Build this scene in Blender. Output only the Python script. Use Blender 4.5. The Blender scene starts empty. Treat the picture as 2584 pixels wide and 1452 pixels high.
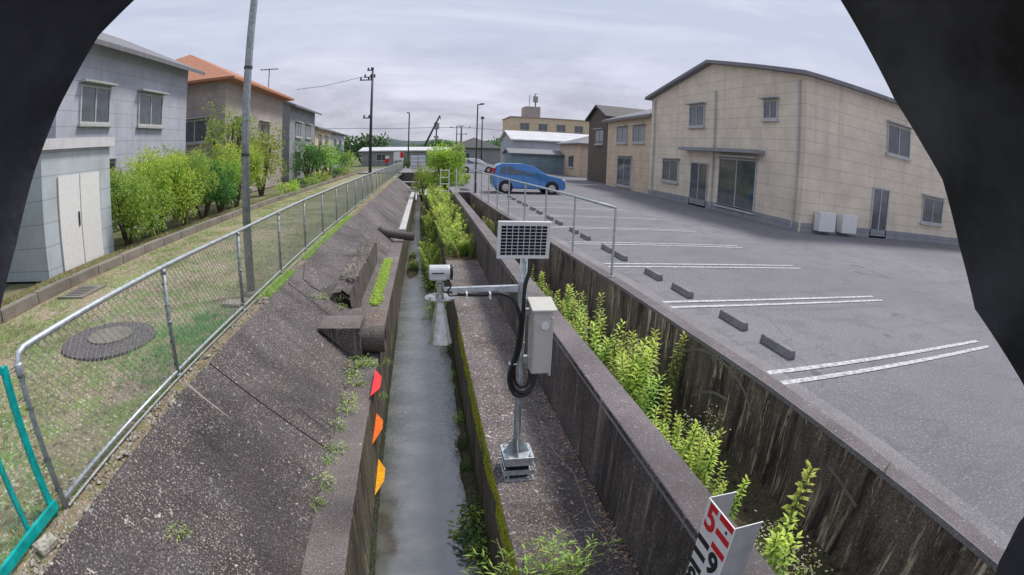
import bpy, math, random
from mathutils import Vector, Matrix, noise as mnoise
R = math.radians
SC = bpy.context.scene
COL = SC.collection
CAMZ = 4.05            # camera height above the water surface (water is z = 0)

# ------------------------------------------------------------------ camera
cd = bpy.data.cameras.new('camera')
cd.type = 'PANO'
cd.panorama_type = 'FISHEYE_LENS_POLYNOMIAL'
cd.sensor_fit = 'HORIZONTAL'
cd.sensor_width = 36.0
cd.sensor_height = 36.0 * 575 / 1024
_f = 1338.8 / 2584 * 36.0
cd.fisheye_fov = R(200)
cd.fisheye_polynomial_k0 = 0.0
cd.fisheye_polynomial_k1 = -1.0 / _f
cd.fisheye_polynomial_k2 = 0.0
cd.fisheye_polynomial_k3 = -0.042 / _f ** 3
cd.fisheye_polynomial_k4 = 0.0
cd.clip_start = 0.01
cd.clip_end = 5000
cam = bpy.data.objects.new('camera', cd)
COL.objects.link(cam)
cam.matrix_world = Matrix.Translation((0, 0, CAMZ)) @ (
    Matrix.Rotation(R(-9.85), 4, 'Z') @ Matrix.Rotation(R(90 - 14.32), 4, 'X') @ Matrix.Rotation(R(1.94), 4, 'Z'))
SC.camera = cam

# ------------------------------------------------------------------ world and sun
SUN_EL, SUN_AZ = 58, 55          # azimuth clockwise from +Y
w = bpy.data.worlds.new('World'); SC.world = w; w.use_nodes = True
nt = w.node_tree; N = nt.nodes; Lk = nt.links
bg = N['Background']; bg.inputs['Strength'].default_value = 0.1
sky = N.new('ShaderNodeTexSky'); sky.sky_type = 'NISHITA'; sky.sun_disc = False
sky.sun_elevation = R(SUN_EL); sky.sun_rotation = R(SUN_AZ); sky.air_density = 1.0; sky.dust_density = 2.0
tc = N.new('ShaderNodeTexCoord')
def wnoise(scale, mapscale, detail, lo, hi, rough=0.55, dist=0.0):
    mp = N.new('ShaderNodeMapping'); mp.inputs['Scale'].default_value = mapscale
    Lk.new(tc.outputs['Generated'], mp.inputs['Vector'])
    nz = N.new('ShaderNodeTexNoise'); nz.inputs['Scale'].default_value = scale
    nz.inputs['Detail'].default_value = detail; nz.inputs['Roughness'].default_value = rough
    nz.inputs['Distortion'].default_value = dist
    Lk.new(mp.outputs['Vector'], nz.inputs['Vector'])
    mr = N.new('ShaderNodeMapRange'); mr.inputs['From Min'].default_value = lo; mr.inputs['From Max'].default_value = hi
    Lk.new(nz.outputs['Fac'], mr.inputs['Value'])
    return mr.outputs['Result']
def wmix(a, b, fac):
    m = N.new('ShaderNodeMix'); m.data_type = 'RGBA'
    for k, v in ((6, a), (7, b)):
        if isinstance(v, tuple): m.inputs[k].default_value = (*v, 1)
        else: Lk.new(v, m.inputs[k])
    if isinstance(fac, float): m.inputs[0].default_value = fac
    else: Lk.new(fac, m.inputs[0])
    return m.outputs[2]
streak = wnoise(1.6, (1.2, 1.2, 7.0), 6, 0.42, 0.72, 0.6, 0.6)
hi_cloud = wmix((5.1, 5.55, 6.95), (6.7, 7.0, 8.0), streak)
puffs = wnoise(3.4, (1.0, 1.0, 3.6), 8, 0.40, 0.66, 0.62, 0.3)
low_cloud = wmix((4.1, 4.05, 4.9), (7.6, 7.5, 8.8), puffs)
sep = N.new('ShaderNodeSeparateXYZ'); Lk.new(tc.outputs['Generated'], sep.inputs[0])
hor = N.new('ShaderNodeMapRange'); hor.inputs['From Min'].default_value = 0.24; hor.inputs['From Max'].default_value = 0.06
Lk.new(sep.outputs['Z'], hor.inputs['Value'])
cloud = wmix(hi_cloud, low_cloud, hor.outputs['Result'])
final = wmix(sky.outputs['Color'], cloud, 0.93)
Lk.new(final, bg.inputs['Color'])
sd = bpy.data.lights.new('sun', 'SUN'); sd.energy = 2.9; sd.angle = R(13); sd.color = (1.0, 0.96, 0.9)
so = bpy.data.objects.new('sun', sd); COL.objects.link(so)
_d = Vector((math.sin(R(SUN_AZ)) * math.cos(R(SUN_EL)), math.cos(R(SUN_AZ)) * math.cos(R(SUN_EL)), math.sin(R(SUN_EL))))
so.rotation_euler = _d.to_track_quat('Z', 'Y').to_euler()
SC.view_settings.view_transform = 'Standard'
SC.view_settings.look = 'None'
SC.view_settings.exposure = 0.2
SC.view_settings.gamma = 1
SC.cycles.max_bounces = 6

# ------------------------------------------------------------------ materials
def nmat(name):
    m = bpy.data.materials.new(name); m.use_nodes = True
    return m, m.node_tree.nodes, m.node_tree.links, m.node_tree.nodes['Principled BSDF']
def mapped(n, l, scale=(1, 1, 1), src='Object'):
    t = n.new('ShaderNodeTexCoord'); mp = n.new('ShaderNodeMapping'); mp.inputs['Scale'].default_value = scale
    l.new(t.outputs[src], mp.inputs['Vector']); return mp.outputs['Vector']
def noi(n, l, vec, scale, detail=4, rough=0.6, dist=0):
    z = n.new('ShaderNodeTexNoise'); z.inputs['Scale'].default_value = scale; z.inputs['Detail'].default_value = detail
    z.inputs['Roughness'].default_value = rough; z.inputs['Distortion'].default_value = dist
    l.new(vec, z.inputs['Vector']); return z.outputs['Fac']
def rng(n, l, v, a, b, c=0.0, d=1.0):
    m = n.new('ShaderNodeMapRange'); l.new(v, m.inputs['Value'])
    m.inputs['From Min'].default_value = a; m.inputs['From Max'].default_value = b
    m.inputs['To Min'].default_value = c; m.inputs['To Max'].default_value = d
    return m.outputs['Result']
def mix(n, l, a, b, fac, mode='MIX'):
    m = n.new('ShaderNodeMix'); m.data_type = 'RGBA'; m.blend_type = mode
    for k, v in ((6, a), (7, b)):
        if isinstance(v, (tuple, list)): m.inputs[k].default_value = (*v[:3], 1)
        else: l.new(v, m.inputs[k])
    if isinstance(fac, (int, float)): m.inputs[0].default_value = fac
    else: l.new(fac, m.inputs[0])
    return m.outputs[2]
def bump(n, l, p, h, strength=0.4, dist=0.02):
    b = n.new('ShaderNodeBump'); b.inputs['Strength'].default_value = strength; b.inputs['Distance'].default_value = dist
    l.new(h, b.inputs['Height']); l.new(b.outputs['Normal'], p.inputs['Normal'])

def plain(name, col, rough=0.5, metal=0.0, var=0.12, scale=14, src='Object', spec=0.5, bumpy=0.0):
    m, n, l, p = nmat(name)
    v = mapped(n, l, src=src)
    f = noi(n, l, v, scale, 5)
    dark = tuple(c * (1 - 2.2 * var) for c in col); lite = tuple(min(1, c * (1 + 1.6 * var)) for c in col)
    l.new(mix(n, l, dark, lite, rng(n, l, f, 0.3, 0.7)), p.inputs['Base Color'])
    p.inputs['Roughness'].default_value = rough; p.inputs['Metallic'].default_value = metal
    p.inputs['Specular IOR Level'].default_value = spec
    if bumpy: bump(n, l, p, f, bumpy, 0.01)
    return m

M = {}
def concrete(name, dark, mid, lite, speck=0.55, streaks=0.0, streak_cols=((0.02, 0.016, 0.013), (0.3, 0.26, 0.2)), joints=0.0, patch=(0.1, 0.1, 0.11), rough=0.8, moss=None, grain=70, wet=0.0, cross=0.0):
    m, n, l, p = nmat(name)
    v = mapped(n, l)
    big = noi(n, l, v, 0.9, 6, 0.65)
    c = mix(n, l, dark, mid, rng(n, l, big, 0.32, 0.66))
    pat = noi(n, l, v, 2.7, 7, 0.7, 0.4)
    c = mix(n, l, c, patch, rng(n, l, pat, 0.52, 0.66, 0, 0.75))
    fine = noi(n, l, v, grain, 3, 0.75)
    c = mix(n, l, c, tuple(x * 0.25 for x in dark), rng(n, l, fine, 0.47, 0.33, 0, speck))
    c = mix(n, l, c, lite, rng(n, l, fine, 0.56, 0.70, 0, speck))
    fine2 = noi(n, l, v, grain * 0.33, 2, 0.5)
    c = mix(n, l, c, lite, rng(n, l, fine2, 0.66, 0.76, 0, speck * 0.9))
    if streaks:
        vs = mapped(n, l, (1.0, 1.0, 0.19))
        s1 = noi(n, l, vs, 2.6, 9, 0.78, 0.5)
        c = mix(n, l, c, streak_cols[0], rng(n, l, s1, 0.54, 0.40, 0, streaks))
        s2 = noi(n, l, mapped(n, l, (1.0, 1.0, 0.11)), 11, 7, 0.75, 0.4)
        c = mix(n, l, c, streak_cols[1], rng(n, l, s2, 0.55, 0.66, 0, streaks))
    if cross:
        vx = mapped(n, l, (0.35, 3.2, 0.35)); x1 = noi(n, l, vx, 1.7, 8, 0.75, 0.5)
        c = mix(n, l, c, lite, rng(n, l, x1, 0.63, 0.72, 0, cross))
        c = mix(n, l, c, tuple(q * 0.45 for q in dark), rng(n, l, x1, 0.42, 0.33, 0, cross))
        dp = noi(n, l, v, 0.5, 4, 0.6, 0.8)
        c = mix(n, l, c, tuple(q * 0.8 for q in dark), rng(n, l, dp, 0.5, 0.62, 0, 0.55))
    if joints:
        g = n.new('ShaderNodeSeparateXYZ'); t = n.new('ShaderNodeTexCoord'); l.new(t.outputs['Object'], g.inputs[0])
        md = n.new('ShaderNodeMath'); md.operation = 'PINGPONG'; md.inputs[1].default_value = joints / 2
        l.new(g.outputs['Y'], md.inputs[0])
        c = mix(n, l, c, (0.012, 0.011, 0.010), rng(n, l, md.outputs[0], 0.018, 0.006, 0, 0.85))
    if moss:
        mo = noi(n, l, v, 5.5, 5, 0.7)
        c = mix(n, l, c, moss, rng(n, l, mo, 0.56, 0.66, 0, 0.8))
    l.new(c, p.inputs['Base Color'])
    r = rng(n, l, pat, 0.4, 0.65, rough, max(0.15, rough - wet))
    l.new(r, p.inputs['Roughness'])
    bump(n, l, p, fine, 0.9, 0.014)
    return m

M['slope'] = concrete('slope_concrete', (0.036, 0.029, 0.029), (0.125, 0.10, 0.10), (0.78, 0.67, 0.62), 1.0, patch=(0.070, 0.069, 0.075), wet=0.35, grain=70, cross=0.85)
M['ledge'] = concrete('ledge_concrete', (0.09, 0.072, 0.068), (0.215, 0.18, 0.172), (0.60, 0.53, 0.47), 0.85, patch=(0.12, 0.11, 0.11), wet=0.3)
M['bench'] = concrete('bench_concrete', (0.058, 0.046, 0.043), (0.195, 0.162, 0.16), (0.85, 0.72, 0.62), 1.0, patch=(0.10, 0.096, 0.108), wet=0.4, grain=62, cross=0.45)
M['walltop'] = concrete('wall_top_concrete', (0.10, 0.083, 0.085), (0.21, 0.178, 0.185), (0.55, 0.49, 0.48), 0.6, patch=(0.145, 0.13, 0.145), cross=0.4, wet=0.2)
M['wallface'] = concrete('stained_wall_concrete', (0.10, 0.075, 0.06), (0.25, 0.195, 0.155), (0.6, 0.5, 0.38), 0.75, streaks=0.95, streak_cols=((0.022, 0.016, 0.013), (0.85, 0.73, 0.53)), patch=(0.13, 0.12, 0.085))
M['midface'] = concrete('dark_wall_concrete', (0.07, 0.057, 0.055), (0.17, 0.14, 0.135), (0.48, 0.42, 0.37), 0.85, streaks=0.75, streak_cols=((0.02, 0.016, 0.014), (0.36, 0.31, 0.26)), patch=(0.085, 0.085, 0.085))
M['chface'] = concrete('channel_wall_concrete', (0.055, 0.045, 0.032), (0.15, 0.125, 0.09), (0.42, 0.36, 0.25), 0.7, streaks=0.9, streak_cols=((0.02, 0.018, 0.01), (0.44, 0.38, 0.26)), patch=(0.06, 0.065, 0.035))
M['pale'] = concrete('pale_new_concrete', (0.42, 0.43, 0.42), (0.56, 0.57, 0.55), (0.72, 0.72, 0.7), 0.3, patch=(0.5, 0.5, 0.5), joints=0.9)
M['curb'] = concrete('curb_concrete', (0.16, 0.14, 0.12), (0.30, 0.27, 0.23), (0.5, 0.46, 0.4), 0.6, patch=(0.15, 0.15, 0.1))
M['coping'] = concrete('coping_concrete', (0.16, 0.15, 0.155), (0.27, 0.26, 0.27), (0.6, 0.58, 0.58), 0.6, patch=(0.17, 0.165, 0.175))

def ground_mat(name, cols, gscale=1.0, speck=30):
    m, n, l, p = nmat(name)
    v = mapped(n, l)
    a = noi(n, l, v, 0.55 * gscale, 6, 0.65); b = noi(n, l, v, 2.6 * gscale, 6, 0.7); f = noi(n, l, v, speck, 4, 0.8)
    f2 = noi(n, l, v, speck * 0.4, 4, 0.7)
    c = mix(n, l, cols[0], cols[1], rng(n, l, a, 0.36, 0.62))
    c = mix(n, l, c, cols[2], rng(n, l, b, 0.50, 0.60, 0, 0.85))
    c = mix(n, l, c, cols[3], rng(n, l, f, 0.54, 0.66, 0, 0.85))
    c = mix(n, l, c, tuple(x * 0.18 for x in cols[0]), rng(n, l, f2, 0.46, 0.33, 0, 0.75))
    l.new(c, p.inputs['Base Color']); p.inputs['Roughness'].default_value = 0.95
    p.inputs['Specular IOR Level'].default_value = 0.15
    bump(n, l, p, f, 0.8, 0.02)
    return m
M['path'] = ground_mat('path_gravel_and_grass', ((0.34, 0.265, 0.20), (0.24, 0.235, 0.115), (0.17, 0.26, 0.07), (0.85, 0.72, 0.60)), 1.0, 26)
M['soil'] = ground_mat('brown_soil', ((0.15, 0.085, 0.05), (0.22, 0.14, 0.09), (0.12, 0.085, 0.05), (0.42, 0.33, 0.24)), 1.0, 30)
M['edge'] = ground_mat('dirty_edge_gravel', ((0.22, 0.165, 0.115), (0.30, 0.235, 0.165), (0.15, 0.17, 0.06), (0.62, 0.52, 0.38)), 2.2, 32)
M['mud'] = ground_mat('wet_silt', ((0.055, 0.05, 0.035), (0.10, 0.08, 0.05), (0.06, 0.075, 0.03), (0.26, 0.2, 0.13)), 2.0, 26)
M['litter'] = ground_mat('leaf_litter', ((0.30, 0.17, 0.10), (0.38, 0.24, 0.15), (0.2, 0.13, 0.07), (0.6, 0.45, 0.32)), 3.0, 22)
M['field'] = ground_mat('distant_ground', ((0.14, 0.16, 0.07), (0.22, 0.2, 0.13), (0.09, 0.14, 0.04), (0.3, 0.28, 0.2)), 0.1, 3)

def asphalt():
    m, n, l, p = nmat('asphalt')
    v = mapped(n, l)
    a = noi(n, l, v, 0.16, 6, 0.65, 0.5); b = noi(n, l, v, 1.4, 6, 0.7); f = noi(n, l, v, 34, 4, 0.85)
    c = mix(n, l, (0.135, 0.13, 0.146), (0.19, 0.183, 0.203), rng(n, l, a, 0.35, 0.65))
    c = mix(n, l, c, (0.125, 0.125, 0.13), rng(n, l, b, 0.5, 0.62, 0, 0.8))
    c = mix(n, l, c, (0.42, 0.41, 0.41), rng(n, l, f, 0.55, 0.68, 0, 0.9))
    c = mix(n, l, c, (0.04, 0.04, 0.045), rng(n, l, f, 0.44, 0.3, 0, 0.7))
    o1 = noi(n, l, v, 0.8, 3, 0.5, 1.5); c = mix(n, l, c, (0.07, 0.07, 0.075), rng(n, l, o1, 0.66, 0.74, 0, 0.7))
    ty = noi(n, l, mapped(n, l, (0.12, 2.2, 1)), 1.6, 4, 0.6, 0.3); c = mix(n, l, c, (0.10, 0.10, 0.11), rng(n, l, ty, 0.58, 0.7, 0, 0.45))
    vv = mapped(n, l, (1, 1, 1)); vo = n.new('ShaderNodeTexVoronoi'); vo.feature = 'DISTANCE_TO_EDGE'; vo.inputs['Scale'].default_value = 0.22
    wv = n.new('ShaderNodeTexNoise'); wv.inputs['Scale'].default_value = 1.3; l.new(vv, wv.inputs['Vector'])
    ad = n.new('ShaderNodeVectorMath'); ad.operation = 'ADD'; l.new(vv, ad.inputs[0]); l.new(wv.outputs['Color'], ad.inputs[1]); l.new(ad.outputs[0], vo.inputs['Vector'])
    c = mix(n, l, c, (0.09, 0.085, 0.085), rng(n, l, vo.outputs['Distance'], 0.005, 0.001, 0, 0.4))
    l.new(c, p.inputs['Base Color']); p.inputs['Roughness'].default_value = 0.85; bump(n, l, p, f, 0.4, 0.01)
    return m
M['asphalt'] = asphalt()

def water():
    m, n, l, p = nmat('murky_water')
    v = mapped(n, l, (1.0, 1.6, 1))
    a = noi(n, l, v, 11, 5, 0.6, 0.9)
    g = n.new('ShaderNodeSeparateXYZ'); t = n.new('ShaderNodeTexCoord'); l.new(t.outputs['Object'], g.inputs[0])
    ripple = rng(n, l, g.outputs['Y'], 4.5, 7.5, 0.10, 0.75)
    b = n.new('ShaderNodeBump'); b.inputs['Distance'].default_value = 0.012
    l.new(ripple, b.inputs['Strength']); l.new(a, b.inputs['Height']); l.new(b.outputs['Normal'], p.inputs['Normal'])
    c = mix(n, l, (0.075, 0.08, 0.072), (0.135, 0.14, 0.13), rng(n, l, noi(n, l, v, 1.5, 5), 0.4, 0.6))
    sc = noi(n, l, mapped(n, l, (1, 1, 1)), 38, 4, 0.7)
    c = mix(n, l, c, (0.16, 0.15, 0.11), rng(n, l, sc, 0.68, 0.73, 0, 0.5))
    l.new(c, p.inputs['Base Color']); p.inputs['Roughness'].default_value = 0.09
    p.inputs['IOR'].default_value = 2.5
    return m
M['water'] = water()

def metal(name, col, rough=0.45, rust=0.25):
    m, n, l, p = nmat(name)
    v = mapped(n, l)
    a = noi(n, l, v, 22, 5, 0.7); b = noi(n, l, v, 6, 5, 0.7)
    c = mix(n, l, tuple(x * 0.72 for x in col), tuple(min(1, x * 1.2) for x in col), rng(n, l, a, 0.35, 0.65))
    c = mix(n, l, c, (0.11, 0.12, 0.10), rng(n, l, b, 0.55, 0.68, 0, rust))
    l.new(c, p.inputs['Base Color']); p.inputs['Metallic'].default_value = 0.55; p.inputs['Roughness'].default_value = rough
    return m
M['galv'] = metal('galvanised_steel', (0.50, 0.54, 0.56), 0.42, 0.2)
M['oldgalv'] = metal('weathered_galvanised_steel', (0.33, 0.36, 0.37), 0.55, 0.6)
M['wire'] = metal('fence_wire', (0.27, 0.29, 0.27), 0.6, 0.55)
M['darkmetal'] = metal('dark_metal', (0.07, 0.075, 0.09), 0.5, 0.2)
M['alu'] = metal('spun_metal', (0.50, 0.50, 0.48), 0.30, 0.0); M['alu'].node_tree.nodes['Principled BSDF'].inputs['Metallic'].default_value = 0.9
M['green'] = plain('turquoise_paint', (0.0, 0.36, 0.34), 0.4, 0.1, 0.2, 9)
M['greenwire'] = plain('turquoise_wire', (0.02, 0.44, 0.40), 0.5)
M['white'] = plain('white_paint', (0.74, 0.74, 0.73), 0.45, 0, 0.04)
M['roadwhite'] = plain('road_marking_white', (0.50, 0.50, 0.51), 0.85, 0, 0.28, 16)
M['boxgrey'] = plain('warm_grey_painted_steel', (0.52, 0.50, 0.45), 0.42, 0, 0.03)
M['headgrey'] = plain('light_grey_casting', (0.56, 0.57, 0.58), 0.4, 0.2, 0.05)
M['cell'] = plain('solar_cell', (0.012, 0.014, 0.03), 0.18, 0, 0.2, 40)
M['black'] = plain('black_plastic', (0.015, 0.015, 0.016), 0.45)
M['hood'] = plain('dark_foam_lining', (0.055, 0.058, 0.072), 0.85, 0, 0.42, 16, bumpy=0.5)
M['red'] = plain('red_paint', (0.62, 0.008, 0.02), 0.5, 0, 0.06)
M['flagred'] = plain('fluorescent_red', (0.95, 0.03, 0.035), 0.5, 0, 0.16)
M['flagorange'] = plain('fluorescent_orange', (1.0, 0.16, 0.01), 0.5, 0, 0.16)
M['flagyellow'] = plain('fluorescent_yellow', (1.0, 0.40, 0.0), 0.5, 0, 0.16)
M['ink'] = plain('black_ink', (0.014, 0.015, 0.018), 0.5)
M['staffback'] = plain('grey_painted_channel', (0.34, 0.345, 0.34), 0.55, 0, 0.12, 5)
M['pipe'] = concrete('old_pipe_concrete', (0.07, 0.055, 0.05), (0.16, 0.13, 0.12), (0.4, 0.36, 0.32), 0.7, patch=(0.09, 0.08, 0.075))
M['iron'] = plain('old_dark_concrete_ring', (0.12, 0.105, 0.11), 0.85, 0, 0.3, 30, bumpy=0.6)
M['stone'] = plain('pale_stone', (0.38, 0.35, 0.29), 0.9, 0, 0.3, 30, bumpy=0.5)
M['bluecar'] = plain('blue_car_paint', (0.075, 0.22, 0.50), 0.22, 0.3, 0.03)
M['whitecar'] = plain('white_car_paint', (0.72, 0.72, 0.74), 0.25, 0.0, 0.02)
M['glass'] = plain('dark_window_glass', (0.06, 0.075, 0.09), 0.08, 0, 0.2, 3, spec=1.0)
M['tyre'] = plain('tyre_rubber', (0.02, 0.02, 0.02), 0.8)
M['lampred'] = plain('red_lamp_lens', (0.5, 0.01, 0.02), 0.25)

def leafmat(name, a, b, tip=None, trans=0.35):
    m, n, l, p = nmat(name)
    v = mapped(n, l)
    oi = n.new('ShaderNodeObjectInfo')
    f = noi(n, l, v, 9, 4, 0.7)
    c = mix(n, l, a, b, rng(n, l, f, 0.36, 0.64))
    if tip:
        at = n.new('ShaderNodeAttribute'); at.attribute_name = 'tip_mix'
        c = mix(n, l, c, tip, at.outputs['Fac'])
    h = n.new('ShaderNodeHueSaturation'); l.new(c, h.inputs['Color'])
    l.new(rng(n, l, oi.outputs['Random'], 0, 1, 0.75, 1.25), h.inputs['Value'])
    l.new(rng(n, l, oi.outputs['Random'], 0, 1, 0.485, 0.515), h.inputs['Hue'])
    l.new(h.outputs['Color'], p.inputs['Base Color']); p.inputs['Roughness'].default_value = 0.5
    tr = n.new('ShaderNodeBsdfTranslucent'); l.new(h.outputs['Color'], tr.inputs['Color'])
    ms = n.new('ShaderNodeMixShader'); ms.inputs[0].default_value = trans
    out = n['Material Output']; l.new(p.outputs[0], ms.inputs[1]); l.new(tr.outputs[0], ms.inputs[2]); l.new(ms.outputs[0], out.inputs['Surface'])
    return m
M['weed'] = leafmat('weed_leaf', (0.16, 0.34, 0.04), (0.36, 0.54, 0.07), (0.80, 0.85, 0.16))
M['bright'] = leafmat('bright_leaf', (0.13, 0.34, 0.045), (0.30, 0.52, 0.08), (0.62, 0.74, 0.15))
M['dkleaf'] = leafmat('dark_leaf', (0.03, 0.10, 0.025), (0.08, 0.20, 0.04), (0.13, 0.28, 0.06))
M['bushleaf'] = leafmat('bush_leaf', (0.14, 0.32, 0.035), (0.34, 0.50, 0.06), (0.66, 0.74, 0.12))
M['dryleaf'] = leafmat('dry_brown_leaf', (0.34, 0.17, 0.09), (0.52, 0.30, 0.17), (0.62, 0.44, 0.28))
M['grass'] = leafmat('grass_blade', (0.12, 0.25, 0.05), (0.30, 0.38, 0.12), (0.42, 0.46, 0.2))
M['lush'] = leafmat('lush_grass_blade', (0.07, 0.28, 0.06), (0.2, 0.46, 0.14), (0.42, 0.64, 0.28))
M['mossy'] = plain('yellow_green_moss', (0.30, 0.32, 0.02), 0.95, 0, 0.42, 26, bumpy=0.8)
M['algae'] = plain('dark_green_algae', (0.045, 0.055, 0.022), 0.6, 0, 0.45, 16, bumpy=0.6)
M['stem'] = plain('weed_stem', (0.16, 0.20, 0.06), 0.7)
M['bark'] = plain('bark', (0.12, 0.09, 0.06), 0.9, 0, 0.3, 9, bumpy=0.6)
M['petal'] = plain('small_white_petal', (0.62, 0.58, 0.42), 0.6)
M['hill'] = ground_mat('haze_tinted_hillside', ((0.075, 0.10, 0.10), (0.095, 0.12, 0.115), (0.06, 0.085, 0.085), (0.13, 0.15, 0.14)), 0.02, 0.08)  # blue-grey of distance haze put into the hillside colour
def wallm(name, col, var=0.06):
    m, n, l, p = nmat(name)
    v = mapped(n, l); c = mix(n, l, tuple(x * 0.86 for x in col), tuple(min(1, x * 1.08) for x in col), rng(n, l, noi(n, l, v, 0.9, 6, 0.7), 0.35, 0.65))
    st_ = noi(n, l, mapped(n, l, (1, 1, 0.06)), 2.6, 7, 0.75); c = mix(n, l, c, tuple(x * 0.6 for x in col), rng(n, l, st_, 0.52, 0.68, 0, 0.5))
    g = n.new('ShaderNodeSeparateXYZ'); l.new(v, g.inputs[0]); pp = n.new('ShaderNodeMath'); pp.operation = 'PINGPONG'; pp.inputs[1].default_value = 0.23; l.new(g.outputs['Z'], pp.inputs[0])
    c = mix(n, l, c, tuple(x * 0.45 for x in col), rng(n, l, pp.outputs[0], 0.018, 0.004, 0, 0.6))
    l.new(c, p.inputs['Base Color']); p.inputs['Roughness'].default_value = 0.85; p.inputs['Specular IOR Level'].default_value = 0.25
    return m
def tiled(name, col, scale=3.2):
    m, n, l, p = nmat(name)
    v = mapped(n, l); wv = n.new('ShaderNodeTexWave'); wv.wave_type = 'BANDS'; wv.bands_direction = 'X'; wv.inputs['Scale'].default_value = scale
    l.new(v, wv.inputs['Vector'])
    w2 = n.new('ShaderNodeTexWave'); w2.bands_direction = 'Y'; w2.inputs['Scale'].default_value = scale * 0.9; l.new(v, w2.inputs['Vector'])
    c = mix(n, l, col, tuple(x * 0.45 for x in col), rng(n, l, wv.outputs['Fac'], 0.3, 0.0, 0, 0.7))
    c = mix(n, l, c, tuple(x * 0.5 for x in col), rng(n, l, w2.outputs['Fac'], 0.2, 0.0, 0, 0.6))
    c = mix(n, l, c, tuple(min(1, x * 1.5) for x in col), rng(n, l, noi(n, l, v, 5, 3), 0.5, 0.7, 0, 0.5))
    l.new(c, p.inputs['Base Color']); p.inputs['Roughness'].default_value = 0.7
    return m
M['siding_beige'] = wallm('beige_render', (0.74, 0.65, 0.52), 0.05)
M['siding_white'] = wallm('pale_lavender_render', (0.45, 0.46, 0.53))
M['siding_grey'] = wallm('grey_render', (0.30, 0.31, 0.33))
M['siding_pink'] = wallm('pinkish_render', (0.42, 0.36, 0.34))
M['siding_brown'] = wallm('brown_render', (0.14, 0.11, 0.09))
M['siding_cream'] = wallm('cream_render', (0.66, 0.53, 0.39))
M['shedwhite'] = wallm('pale_blue_grey_panel', (0.46, 0.51, 0.54))
M['roof_grey'] = tiled('grey_roof_tiles', (0.20, 0.20, 0.22))
M['roof_dark'] = tiled('dark_roof_tiles', (0.05, 0.05, 0.055))
M['roof_orange'] = tiled('terracotta_roof_tiles', (0.44, 0.19, 0.11))
M['roof_white'] = wallm('pale_metal_roof', (0.6, 0.6, 0.62))
M['trim'] = wallm('light_trim', (0.5, 0.5, 0.49))
M['door'] = plain('aluminium_door', (0.30, 0.29, 0.29), 0.4, 0.3)

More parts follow.
